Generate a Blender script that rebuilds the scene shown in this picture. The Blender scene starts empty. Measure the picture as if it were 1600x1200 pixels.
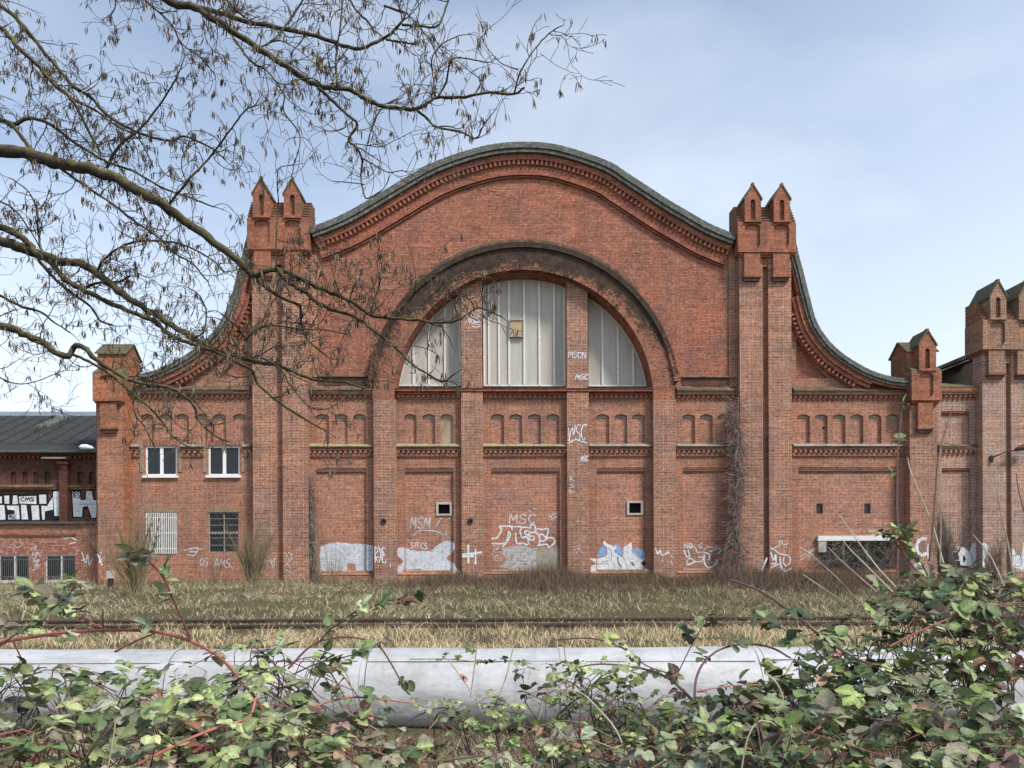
import bpy, math, random
import numpy as np
from mathutils import Vector, Matrix
from mathutils.geometry import tessellate_polygon
R = math.radians
SC = bpy.context.scene
# ---------------------------------------------------------------- camera, sky, sun, exposure
cam_data = bpy.data.cameras.new("camera")
cam = bpy.data.objects.new("camera", cam_data)
SC.collection.objects.link(cam)
ROLL = R(0.27)
cam.location = (0, 0, 1.7)
cam.rotation_euler = (R(90), ROLL, 0)
cam_data.sensor_width = 36
cam_data.lens = 27
cam_data.shift_y = 270 / 1600
cam_data.clip_end = 3000
cam_data.clip_start = 0.05
SC.camera = cam
SUN_EL, SUN_ROT = R(48), R(132)
w = bpy.data.worlds.new("World")
SC.world = w
w.use_nodes = True
nt = w.node_tree
nt.nodes.clear()
def N(nt, typ, ins=None, **kw):
    n = nt.nodes.new(typ)
    for k, v in kw.items():
        setattr(n, k, v)
    for k, v in (ins or {}).items():
        if hasattr(v, 'bl_idname') and hasattr(v, 'outputs'):
            v = v.outputs[0]
        if isinstance(v, bpy.types.NodeSocket):
            nt.links.new(v, n.inputs[k])
        else:
            n.inputs[k].default_value = v
    return n
sky = N(nt, 'ShaderNodeTexSky', sky_type='NISHITA', sun_disc=False, sun_elevation=SUN_EL, sun_rotation=SUN_ROT,
        air_density=1.0, dust_density=0.7, ozone_density=1.8)
tc = N(nt, 'ShaderNodeTexCoord')
mp = N(nt, 'ShaderNodeMapping', {'Vector': tc.outputs['Generated'], 'Scale': (1.0, 1.0, 2.6), 'Location': (0.3, 0.1, 0.0)})
cn = N(nt, 'ShaderNodeTexNoise', {'Vector': mp, 'Scale': 1.9, 'Detail': 7, 'Roughness': 0.52, 'Distortion': 0.35})
sp = N(nt, 'ShaderNodeSeparateXYZ', {0: tc.outputs['Generated']})
# thin veil: thicker towards the horizon and towards the bright side of the sky
hz = N(nt, 'ShaderNodeMapRange', {'Value': sp.outputs['Z'], 'From Min': 0.72, 'From Max': 0.05, 'To Min': -0.04, 'To Max': 0.50})
rt = N(nt, 'ShaderNodeMapRange', {'Value': sp.outputs['X'], 'From Min': -0.3, 'From Max': 0.65, 'To Min': 0.0, 'To Max': 0.26})
nr = N(nt, 'ShaderNodeMapRange', {'Value': cn.outputs['Fac'], 'From Min': 0.36, 'From Max': 0.72, 'To Min': 0.0, 'To Max': 0.30})
s1 = N(nt, 'ShaderNodeMath', {0: hz, 1: rt}, operation='ADD')
s2 = N(nt, 'ShaderNodeMath', {0: s1, 1: nr}, operation='ADD')
s2b = N(nt, 'ShaderNodeMath', {0: s2, 1: 0.0}, operation='ADD', use_clamp=True)
mx = N(nt, 'ShaderNodeMix', data_type='RGBA')
nt.links.new(s2b.outputs[0], mx.inputs['Factor'])
nt.links.new(sky.outputs[0], mx.inputs[6])
mx.inputs[7].default_value = (6.3, 6.75, 7.2, 1)
bg = N(nt, 'ShaderNodeBackground', {'Color': mx.outputs[2], 'Strength': 0.108})
wo = N(nt, 'ShaderNodeOutputWorld', {'Surface': bg})
sd = bpy.data.lights.new("sun", 'SUN')
sd.energy = 2.4
sd.angle = R(11)
sd.color = (1.0, 0.95, 0.88)
so = bpy.data.objects.new("sun", sd)
SC.collection.objects.link(so)
dirv = Vector((math.sin(SUN_ROT) * math.cos(SUN_EL), math.cos(SUN_ROT) * math.cos(SUN_EL), math.sin(SUN_EL)))
so.rotation_euler = dirv.to_track_quat('Z', 'Y').to_euler()
SC.view_settings.view_transform = 'Standard'
SC.view_settings.look = 'None'
SC.view_settings.exposure = 0.80
SC.view_settings.gamma = 1.0
SC.cycles.max_bounces = 6
SC.cycles.transparent_max_bounces = 8

# ---------------------------------------------------------------- measuring helpers
CAMP = Vector((0, 0, 1.7))
TH = R(1.6)
ORG = Vector((0.70, 44, 0))
EX = Vector((math.cos(TH), math.sin(TH), 0))
ED = Vector((-math.sin(TH), math.cos(TH), 0))
def ray(px, py):
    u, v = (px - 800) / 1200, (870 - py) / 1200
    c, s = math.cos(ROLL), math.sin(ROLL)
    return Vector((u * c + v * s, 1, -u * s + v * c))
def at(px, py, Y):
    return CAMP + ray(px, py) * Y
def W(px, py, d=0.0):
    r = ray(px, py)
    t = (d - (CAMP - ORG).dot(ED)) / r.dot(ED)
    p = CAMP + r * t - ORG
    return (p.dot(EX), p.z)
def X(px, d=0.0, py=650):
    return W(px, py, d)[0]
def Z(py, d=0.0, px=819):
    return W(px, py, d)[1]
ZB = Z(912) - 0.15       # foot of the walls, just in the ground

# ---------------------------------------------------------------- materials
def newmat(name):
    m = bpy.data.materials.new(name)
    m.use_nodes = True
    m.node_tree.nodes.clear()
    return m, m.node_tree
def finish(nt, col, rough=0.85, bump=None, bstr=0.3, metallic=0.0, spec=0.3, transl=None, bdist=0.02):
    b = N(nt, 'ShaderNodeBsdfPrincipled', {'Base Color': col, 'Roughness': rough, 'Metallic': metallic, 'Specular IOR Level': spec})
    if bump is not None:
        bn = N(nt, 'ShaderNodeBump', {'Height': bump, 'Strength': bstr, 'Distance': bdist})
        nt.links.new(bn.outputs[0], b.inputs['Normal'])
    out = b
    if transl:
        t = N(nt, 'ShaderNodeBsdfTranslucent', {'Color': col})
        out = N(nt, 'ShaderNodeMixShader', {0: transl, 1: b, 2: t})
    N(nt, 'ShaderNodeOutputMaterial', {'Surface': out})
def mixc(nt, f, a, b, typ='MIX'):
    m = N(nt, 'ShaderNodeMix', data_type='RGBA', blend_type=typ)
    for k, v in ((0, f), (6, a), (7, b)):
        if hasattr(v, 'outputs'):
            v = v.outputs[0]
        if isinstance(v, bpy.types.NodeSocket):
            nt.links.new(v, m.inputs[k])
        else:
            m.inputs[k].default_value = (*v, 1) if isinstance(v, tuple) and len(v) == 3 else v
    return m.outputs[2]
def noise(nt, vec, scale, detail=5, rough=0.6, a=0.4, b=0.65, dist=0.0):
    n = N(nt, 'ShaderNodeTexNoise', {'Vector': vec, 'Scale': scale, 'Detail': detail, 'Roughness': rough, 'Distortion': dist})
    return N(nt, 'ShaderNodeMapRange', {'Value': n.outputs['Fac'], 'From Min': a, 'From Max': b}).outputs[0]
def brick(name, c1, c2, mortar, ms=0.012, soot=0.35, efflo=0.12, sootc=(0.05, 0.035, 0.03), polar=None, moss=0.0, row=0.088, width=0.25):
    def tone(c, k=0.66, g=0.10):
        m_ = sum(c) / 3
        return tuple((x * (1 - g) + m_ * g) * k * h for x, h in zip(c, (1.0, 1.04, 1.05)))
    c1, c2, mortar = tone(c1, .90), tone(c2, .69), tone(mortar, .83)
    m, nt = newmat(name)
    tc = N(nt, 'ShaderNodeTexCoord')
    ob = tc.outputs['Object']
    s = N(nt, 'ShaderNodeSeparateXYZ', {0: ob})
    if polar:
        x0, z0 = polar
        dx = N(nt, 'ShaderNodeMath', {0: s.outputs[0], 1: x0}, operation='SUBTRACT')
        dz = N(nt, 'ShaderNodeMath', {0: s.outputs[2], 1: z0}, operation='SUBTRACT')
        an = N(nt, 'ShaderNodeMath', {0: dz, 1: dx}, operation='ARCTAN2')
        al = N(nt, 'ShaderNodeMath', {0: an, 1: 8.0}, operation='MULTIPLY')
        c0 = N(nt, 'ShaderNodeCombineXYZ', {0: dx, 1: dz})
        ln = N(nt, 'ShaderNodeVectorMath', {0: c0}, operation='LENGTH').outputs['Value']
        yy = N(nt, 'ShaderNodeMath', {0: ln, 1: s.outputs[1]}, operation='ADD')
        vec = N(nt, 'ShaderNodeCombineXYZ', {0: yy, 1: al})
    else:
        xy = N(nt, 'ShaderNodeMath', {0: s.outputs[0], 1: s.outputs[1]}, operation='ADD')
        vec = N(nt, 'ShaderNodeCombineXYZ', {0: xy, 1: s.outputs[2]})
    bt = N(nt, 'ShaderNodeTexBrick', {'Vector': vec, 'Color1': (*c1, 1), 'Color2': (*c2, 1), 'Mortar': (*mortar, 1), 'Scale': 1.0,
           'Mortar Size': ms, 'Mortar Smooth': 0.2, 'Bias': -0.1, 'Brick Width': width, 'Row Height': row},
           offset=0.5, offset_frequency=2, squash=0.55, squash_frequency=2)
    col = bt.outputs['Color']
    fine = noise(nt, ob, 7.0, 4, 0.7, 0.3, 0.7)
    v = N(nt, 'ShaderNodeMapRange', {'Value': fine, 'To Min': 0.62, 'To Max': 1.38})
    vc = N(nt, 'ShaderNodeCombineXYZ', {0: v, 1: v, 2: v})
    col = mixc(nt, 1.0, col, vc, 'MULTIPLY')
    # courses laid from different batches run as uneven horizontal streaks
    hs = noise(nt, N(nt, 'ShaderNodeMapping', {'Vector': ob, 'Scale': (0.55, 0.55, 6.5)}), 1.0, 6, 0.7, 0.3, 0.7, 0.2)
    hv = N(nt, 'ShaderNodeMapRange', {'Value': hs, 'To Min': 0.70, 'To Max': 1.26})
    col = mixc(nt, 1.0, col, N(nt, 'ShaderNodeCombineXYZ', {0: hv, 1: hv, 2: hv}), 'MULTIPLY')
    # broad tone drift between firings of brick
    bm = noise(nt, ob, 0.55, 5, 0.6, 0.35, 0.65, 0.6)
    col = mixc(nt, bm, col, mixc(nt, 1.0, col, (1.30, 1.12, 0.95), 'MULTIPLY'))
    # lime bloom
    ef = noise(nt, ob, 0.9, 7, 0.65, 0.52, 0.78, 1.2)
    ef = N(nt, 'ShaderNodeMath', {0: ef, 1: efflo}, operation='MULTIPLY')
    col = mixc(nt, ef, col, (0.40, 0.30, 0.27))
    # soot in streaks
    mpn = N(nt, 'ShaderNodeMapping', {'Vector': ob, 'Scale': (1.5, 1.5, 0.35)})
    st = noise(nt, mpn, 0.8, 8, 0.68, 0.46, 0.76, 0.5)
    st = N(nt, 'ShaderNodeMath', {0: st, 1: soot}, operation='MULTIPLY')
    col = mixc(nt, st, col, sootc)
    if moss:
        mo = noise(nt, ob, 2.2, 7, 0.7, 0.45, 0.62, 0.6)
        mo = N(nt, 'ShaderNodeMath', {0: mo, 1: moss}, operation='MULTIPLY')
        col = mixc(nt, mo, col, (0.13, 0.12, 0.05))
    finish(nt, col, 0.9, bt.outputs['Fac'], -0.35, spec=0.2)
    return m
def plain(name, c, c2=None, scale=3.0, rough=0.8, metallic=0.0, spec=0.3, bump=0.15, stretch=(1, 1, 1), lo=0.35, hi=0.65, detail=6, bdist=0.02, c3=None):
    m, nt = newmat(name)
    tc = N(nt, 'ShaderNodeTexCoord')
    mpn = N(nt, 'ShaderNodeMapping', {'Vector': tc.outputs['Object'], 'Scale': stretch})
    f = noise(nt, mpn, scale, detail, 0.65, lo, hi, 0.3)
    col = mixc(nt, f, c, c2 or tuple(x * 0.7 for x in c))
    if c3:
        col = mixc(nt, noise(nt, mpn, scale * 2.7, 5, 0.6, 0.5, 0.68, 0.4), col, c3)
    finish(nt, col, rough, f, bump, metallic, spec, bdist=bdist)
    return m
def vcol(name, rough=0.7, spec=0.25, transl=0.0, noise_amt=0.25, nscale=30, bump=0.0):
    m, nt = newmat(name)
    a = N(nt, 'ShaderNodeAttribute', attribute_name='tint')
    tc = N(nt, 'ShaderNodeTexCoord')
    f = noise(nt, tc.outputs['Object'], nscale, 4, 0.6, 0.3, 0.7)
    v = N(nt, 'ShaderNodeMapRange', {'Value': f, 'To Min': 1 - noise_amt, 'To Max': 1 + noise_amt})
    vc = N(nt, 'ShaderNodeCombineXYZ', {0: v, 1: v, 2: v})
    col = mixc(nt, 1.0, a.outputs['Color'], vc, 'MULTIPLY')
    finish(nt, col, rough, f if bump else None, bump, 0, spec, transl)
    return m
M = {}
M['brick_wall'] = brick('brick_wall', (0.37, 0.135, 0.078), (0.27, 0.092, 0.058), (0.40, 0.27, 0.20), 0.0135, 0.36, 0.25)
M['brick_panel'] = brick('brick_panel', (0.40, 0.145, 0.09), (0.29, 0.095, 0.062), (0.46, 0.31, 0.235), 0.0135, 0.26, 0.28)
M['brick_pier'] = brick('brick_pier', (0.34, 0.125, 0.08), (0.16, 0.062, 0.05), (0.47, 0.32, 0.235), 0.0155, 0.42, 0.25)
M['brick_upper'] = brick('brick_upper', (0.46, 0.17, 0.105), (0.33, 0.118, 0.075), (0.20, 0.10, 0.075), 0.015, 0.30, 0.14)
M['brick_trim'] = brick('brick_trim', (0.36, 0.11, 0.068), (0.26, 0.08, 0.052), (0.25, 0.13, 0.09), 0.01, 0.45, 0.1)
M['brick_tower'] = brick('brick_tower', (0.38, 0.12, 0.068), (0.29, 0.088, 0.055), (0.32, 0.17, 0.11), 0.01, 0.5, 0.1, moss=0.2)
M['brick_orange'] = brick('brick_orange', (0.42, 0.16, 0.075), (0.30, 0.11, 0.06), (0.30, 0.14, 0.08), 0.01, 0.5, 0.1)
M['brick_dark'] = brick('brick_dark', (0.15, 0.052, 0.035), (0.085, 0.033, 0.026), (0.12, 0.07, 0.05), 0.012, 0.8, 0.1)
M['brick_brown'] = brick('brick_brown', (0.35, 0.17, 0.12), (0.22, 0.10, 0.08), (0.50, 0.38, 0.32), 0.018, 0.3, 0.45)
M['brick_brown_tower'] = brick('brick_brown_tower', (0.31, 0.13, 0.085), (0.18, 0.075, 0.055), (0.42, 0.30, 0.22), 0.016, 0.5, 0.2, moss=0.25)
XA, ZA = W(819.5, 624, -0.45)
M['arch_brick'] = brick('arch_brick', (0.35, 0.125, 0.075), (0.22, 0.08, 0.055), (0.44, 0.28, 0.19), 0.014, 0.5, 0.2, polar=(XA, ZA))
def arch_sooty():
    # weathered crown of the arch: soot and lichen gathered on the upper part with a ragged edge
    m = brick('arch_sooty', (0.38, 0.115, 0.068), (0.21, 0.07, 0.045), (0.34, 0.20, 0.14), 0.013, 0.45, 0.05, polar=(XA, ZA))
    nt = m.node_tree
    b = next(n for n in nt.nodes if n.bl_idname == 'ShaderNodeBsdfPrincipled')
    src = b.inputs['Base Color'].links[0].from_socket
    tc = N(nt, 'ShaderNodeTexCoord')
    s = N(nt, 'ShaderNodeSeparateXYZ', {0: tc.outputs['Object']})
    n1 = N(nt, 'ShaderNodeTexNoise', {'Vector': tc.outputs['Object'], 'Scale': 1.3, 'Detail': 8, 'Roughness': 0.75})
    dx = N(nt, 'ShaderNodeMath', {0: s.outputs[0], 1: XA}, operation='SUBTRACT')
    dz = N(nt, 'ShaderNodeMath', {0: s.outputs[2], 1: ZA}, operation='SUBTRACT')
    c0 = N(nt, 'ShaderNodeCombineXYZ', {0: dx, 1: dz})
    ln = N(nt, 'ShaderNodeVectorMath', {0: c0}, operation='LENGTH').outputs['Value']
    # grime sits on the outer part of the ring, deepest near its top
    h = N(nt, 'ShaderNodeMapRange', {'Value': dz, 'From Min': 0.0, 'From Max': 7.0, 'To Min': -0.32, 'To Max': 0.55})
    q = N(nt, 'ShaderNodeMapRange', {'Value': ln, 'From Min': 7.5, 'From Max': 8.5, 'To Min': -0.34, 'To Max': 0.34})
    a1 = N(nt, 'ShaderNodeMath', {0: h, 1: q}, operation='ADD')
    n9 = N(nt, 'ShaderNodeTexNoise', {'Vector': tc.outputs['Object'], 'Scale': 7.0, 'Detail': 6, 'Roughness': 0.7})
    n1 = N(nt, 'ShaderNodeMath', {0: n1.outputs['Fac'], 1: n9.outputs['Fac']}, operation='ADD')
    nn = N(nt, 'ShaderNodeMapRange', {'Value': n1, 'From Min': 0.7, 'From Max': 1.3, 'To Min': -0.62, 'To Max': 0.85})
    a2 = N(nt, 'ShaderNodeMath', {0: a1, 1: nn}, operation='ADD')
    f = N(nt, 'ShaderNodeMapRange', {'Value': a2, 'From Min': 0.16, 'From Max': 0.42, 'To Max': 0.93})
    g = noise(nt, tc.outputs['Object'], 3.0, 6, 0.7, 0.4, 0.65)
    cc = mixc(nt, g, (0.020, 0.017, 0.016), (0.060, 0.046, 0.030))
    col = mixc(nt, f.outputs[0], src, cc)
    nt.links.new(col, b.inputs['Base Color'])
    return m
M['arch_sooty'] = arch_sooty()
M['coping'] = plain('coping', (0.115, 0.12, 0.105), (0.075, 0.077, 0.065), 2.0, 0.85, c3=(0.21, 0.21, 0.185))
M['coping_dark'] = plain('coping_dark', (0.06, 0.06, 0.052), (0.10, 0.10, 0.085), 3.0, 0.9)
M['moss_ledge'] = plain('moss_ledge', (0.12, 0.095, 0.065), (0.17, 0.15, 0.06), 1.6, 0.95, bump=0.5, c3=(0.06, 0.045, 0.035))
M['ledge_yellow'] = plain('ledge_yellow', (0.33, 0.26, 0.11), (0.30, 0.27, 0.20), 1.1, 0.95, bump=0.5, c3=(0.20, 0.17, 0.10))
M['ledge_grey'] = plain('ledge_grey', (0.33, 0.30, 0.25), (0.22, 0.19, 0.14), 2.0, 0.95, bump=0.5, c3=(0.14, 0.11, 0.09))
M['ledge_dark'] = plain('ledge_dark', (0.07, 0.055, 0.04), (0.13, 0.11, 0.06), 1.5, 0.95, bump=0.5, c3=(0.28, 0.13, 0.09))
M['roof_mossy'] = plain('roof_mossy', (0.10, 0.095, 0.07), (0.15, 0.14, 0.06), 2.5, 0.95, bump=0.5, c3=(0.13, 0.07, 0.05))
M['stone_tan'] = plain('stone_tan', (0.33, 0.26, 0.18), (0.22, 0.17, 0.12), 2.5, 0.9)
M['concrete'] = plain('concrete', (0.50, 0.46, 0.40), (0.36, 0.33, 0.28), 3.0, 0.9)
M['white_pvc'] = plain('white_pvc', (0.80, 0.80, 0.80), (0.70, 0.70, 0.69), 5.0, 0.4, bump=0.02)
M['white_bar'] = plain('white_bar', (0.75, 0.74, 0.72), (0.62, 0.60, 0.56), 2.0, 0.6, bump=0.02, stretch=(1, 1, 4))
M['old_paint'] = plain('old_paint', (0.45, 0.42, 0.38), (0.25, 0.22, 0.19), 6.0, 0.8)
M['dark_metal'] = plain('dark_metal', (0.03, 0.03, 0.03), (0.05, 0.04, 0.035), 6.0, 0.6)
M['unlit_black'] = plain('unlit_black', (0.012, 0.011, 0.011), (0.02, 0.017, 0.015), 2.0, 0.9)  # near-black stands in for unlit interiors; the darkness is put into the colour
M['sheeting'] = plain('sheeting', (0.46, 0.425, 0.375), (0.40, 0.37, 0.325), 0.8, 0.7, bump=0.02, stretch=(2.0, 2.0, 0.22), c3=(0.49, 0.47, 0.43), spec=.15)
M['hatch'] = plain('hatch', (0.45, 0.33, 0.20), (0.36, 0.25, 0.15), 2.0, 0.7)
M['render_yellow'] = plain('render_yellow', (0.40, 0.33, 0.21), (0.26, 0.17, 0.12), 1.5, 0.9)
M['plaster_patch'] = plain('plaster_patch', (0.36, 0.32, 0.25), (0.27, 0.22, 0.17), 2.2, 0.9, c3=(0.22, 0.17, 0.12))
M['plaster_pink'] = plain('plaster_pink', (0.30, 0.12, 0.085), (0.23, 0.085, 0.06), 2.0, 0.9, c3=(0.42, 0.30, 0.26))
M['slate_roof'] = plain('slate_roof', (0.038, 0.043, 0.042), (0.028, 0.032, 0.031), 1.2, 0.8, c3=(0.055, 0.06, 0.055))
M['roof_grey'] = plain('roof_grey', (0.10, 0.105, 0.10), (0.07, 0.07, 0.065), 0.8, 0.8)
M['far_roof'] = plain('far_roof', (0.30, 0.36, 0.42), (0.26, 0.31, 0.37), 0.2, 0.7)
M['wood_dark'] = plain('wood_dark', (0.035, 0.028, 0.024), (0.05, 0.04, 0.035), 3.0, 0.8, stretch=(8, 8, 1))
M['rail_steel'] = plain('rail_steel', (0.15, 0.10, 0.075), (0.08, 0.055, 0.045), 8.0, 0.55, 0.5)
M['sleeper'] = plain('sleeper', (0.20, 0.17, 0.13), (0.12, 0.10, 0.08), 5.0, 0.9)
def glass():
    m, nt = newmat('glass')
    b = N(nt, 'ShaderNodeBsdfPrincipled', {'Base Color': (0.02, 0.024, 0.028, 1), 'Roughness': 0.06, 'Specular IOR Level': 0.3})
    tc = N(nt, 'ShaderNodeTexCoord')
    n = N(nt, 'ShaderNodeTexNoise', {'Vector': tc.outputs['Object'], 'Scale': 1.2, 'Detail': 2})
    bn = N(nt, 'ShaderNodeBump', {'Height': n.outputs['Fac'], 'Strength': 0.06})
    nt.links.new(bn.outputs[0], b.inputs['Normal'])
    N(nt, 'ShaderNodeOutputMaterial', {'Surface': b})
    return m
M['glass'] = glass()
def paint(name, c, amount=0.9, c2=None):
    # spray paint that has soaked unevenly into the brick below it
    m, nt = newmat(name)
    tc = N(nt, 'ShaderNodeTexCoord')
    ob = tc.outputs['Object']
    s = N(nt, 'ShaderNodeSeparateXYZ', {0: ob})
    v = N(nt, 'ShaderNodeCombineXYZ', {0: s.outputs[0], 1: s.outputs[2]})
    bt = N(nt, 'ShaderNodeTexBrick', {'Vector': v, 'Color1': (1, 1, 1, 1), 'Color2': (0.85, 0.85, 0.85, 1), 'Mortar': (0.45, 0.45, 0.45, 1), 'Scale': 1.0,
           'Mortar Size': 0.014, 'Brick Width': 0.25, 'Row Height': 0.088}, squash=0.55, squash_frequency=2)
    f = noise(nt, ob, 1.8, 8, 0.75, 0.30, 0.62, 0.8)
    col = mixc(nt, f, c2 or tuple(x * 0.72 for x in c), c)
    col = mixc(nt, 0.5, col, mixc(nt, 1.0, col, bt.outputs['Color'], 'MULTIPLY'))
    b = N(nt, 'ShaderNodeBsdfPrincipled', {'Base Color': col, 'Roughness': 0.75, 'Specular IOR Level': 0.2})
    tr = N(nt, 'ShaderNodeBsdfTransparent')
    a = noise(nt, ob, 5.0, 8, 0.8, 0.36, 0.52)
    a = N(nt, 'ShaderNodeMapRange', {'Value': a, 'To Min': max(0.0, amount - 0.55), 'To Max': min(1.0, amount + 0.1)})
    mm = N(nt, 'ShaderNodeMixShader', {0: a, 1: tr, 2: b})
    N(nt, 'ShaderNodeOutputMaterial', {'Surface': mm})
    return m
M['paint_white'] = paint('paint_white', (0.84, 0.86, 0.88), 1.2)
M['paint_thin'] = paint('paint_thin', (0.72, 0.70, 0.68), 0.88)
M['paint_patch'] = paint('paint_patch', (0.72, 0.75, 0.80), 1.1, (0.52, 0.53, 0.56))
M['paint_faded'] = paint('paint_faded', (0.58, 0.57, 0.54), 0.9, (0.34, 0.31, 0.28))
M['paint_blue'] = paint('paint_blue', (0.30, 0.48, 0.75), 0.9)
M['paint_black'] = paint('paint_black', (0.02, 0.02, 0.025), 0.95)
M['paint_grey'] = paint('paint_grey', (0.22, 0.24, 0.28), 0.85)
def galvanised():
    m, nt = newmat('galvanised')
    tc = N(nt, 'ShaderNodeTexCoord')
    ob = tc.outputs['Object']
    mpn = N(nt, 'ShaderNodeMapping', {'Vector': ob, 'Scale': (1.0, 2.5, 2.5)})
    f = noise(nt, mpn, 1.6, 8, 0.7, 0.35, 0.7, 0.8)
    col = mixc(nt, f, (0.54, 0.545, 0.55), (0.36, 0.36, 0.355))
    g = noise(nt, mpn, 6.0, 6, 0.7, 0.55, 0.75, 0.5)
    g2 = N(nt, 'ShaderNodeMath', {0: g, 1: 0.8}, operation='MULTIPLY')
    col = mixc(nt, g2, col, (0.27, 0.255, 0.22))
    st = noise(nt, N(nt, 'ShaderNodeMapping', {'Vector': ob, 'Scale': (5.0, 0.7, 0.7)}), 1.4, 6, 0.7, 0.52, 0.75, 0.4)
    st = N(nt, 'ShaderNodeMath', {0: st, 1: 0.6}, operation='MULTIPLY')
    col = mixc(nt, st, col, (0.30, 0.29, 0.26))
    b2 = noise(nt, mpn, 2.6, 3, 0.5, 0.3, 0.7)
    finish(nt, col, 0.6, b2, 0.45, 0.1, 0.3, bdist=0.02)
    return m
M['galvanised'] = galvanised()
M['gravel'] = plain('gravel', (0.26, 0.23, 0.19), (0.13, 0.11, 0.09), 14.0, 0.95, bump=0.6, c3=(0.34, 0.31, 0.27))
M['bar_grey'] = plain('bar_grey', (0.16, 0.16, 0.16), (0.10, 0.10, 0.10), 4.0, 0.6)
def bark():
    m, nt = newmat('bark')
    tc = N(nt, 'ShaderNodeTexCoord')
    ob = tc.outputs['Object']
    f = noise(nt, ob, 14, 6, 0.7, 0.35, 0.65, 1.0)
    col = mixc(nt, f, (0.030, 0.024, 0.020), (0.085, 0.068, 0.052))
    ge = N(nt, 'ShaderNodeNewGeometry')
    s = N(nt, 'ShaderNodeSeparateXYZ', {0: ge.outputs['Normal']})
    up = N(nt, 'ShaderNodeMapRange', {'Value': s.outputs[2], 'From Min': -0.2, 'From Max': 0.8})
    mo = noise(nt, ob, 5, 6, 0.7, 0.36, 0.6)
    mm = N(nt, 'ShaderNodeMath', {0: up, 1: mo}, operation='MULTIPLY')
    col = mixc(nt, mm, col, (0.17, 0.155, 0.045))
    finish(nt, col, 0.9, f, 0.6, spec=0.15, bdist=0.01)
    return m
M['bark'] = bark()
M['twig_bark'] = plain('twig_bark', (0.075, 0.06, 0.047), (0.04, 0.032, 0.026), 9.0, 0.85, c3=(0.17, 0.15, 0.08))
M['leaf'] = vcol('leaf', 0.5, 0.38, 0.12, 0.28, 55, 0.12)
M['straw'] = vcol('straw', 0.85, 0.15, 0.15, 0.2, 4)
M['pod'] = vcol('pod', 0.8, 0.2, 0.15, 0.25, 40)
M['cane'] = vcol('cane', 0.6, 0.3, 0.0, 0.25, 30)
def ground_mat():
    m, nt = newmat('ground')
    tc = N(nt, 'ShaderNodeTexCoord')
    ob = tc.outputs['Object']
    a = noise(nt, ob, 0.5, 8, 0.7, 0.35, 0.65, 0.5)
    col = mixc(nt, a, (0.12, 0.10, 0.055), (0.20, 0.16, 0.09))
    b = noise(nt, ob, 7, 8, 0.75, 0.35, 0.65)
    col = mixc(nt, b, col, (0.075, 0.06, 0.04))
    g = noise(nt, ob, 1.3, 6, 0.6, 0.5, 0.65)
    col = mixc(nt, g, col, (0.10, 0.11, 0.045))
    finish(nt, col, 0.95, b, 0.6, spec=0.1, bdist=0.05)
    return m
M['ground'] = ground_mat()

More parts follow.
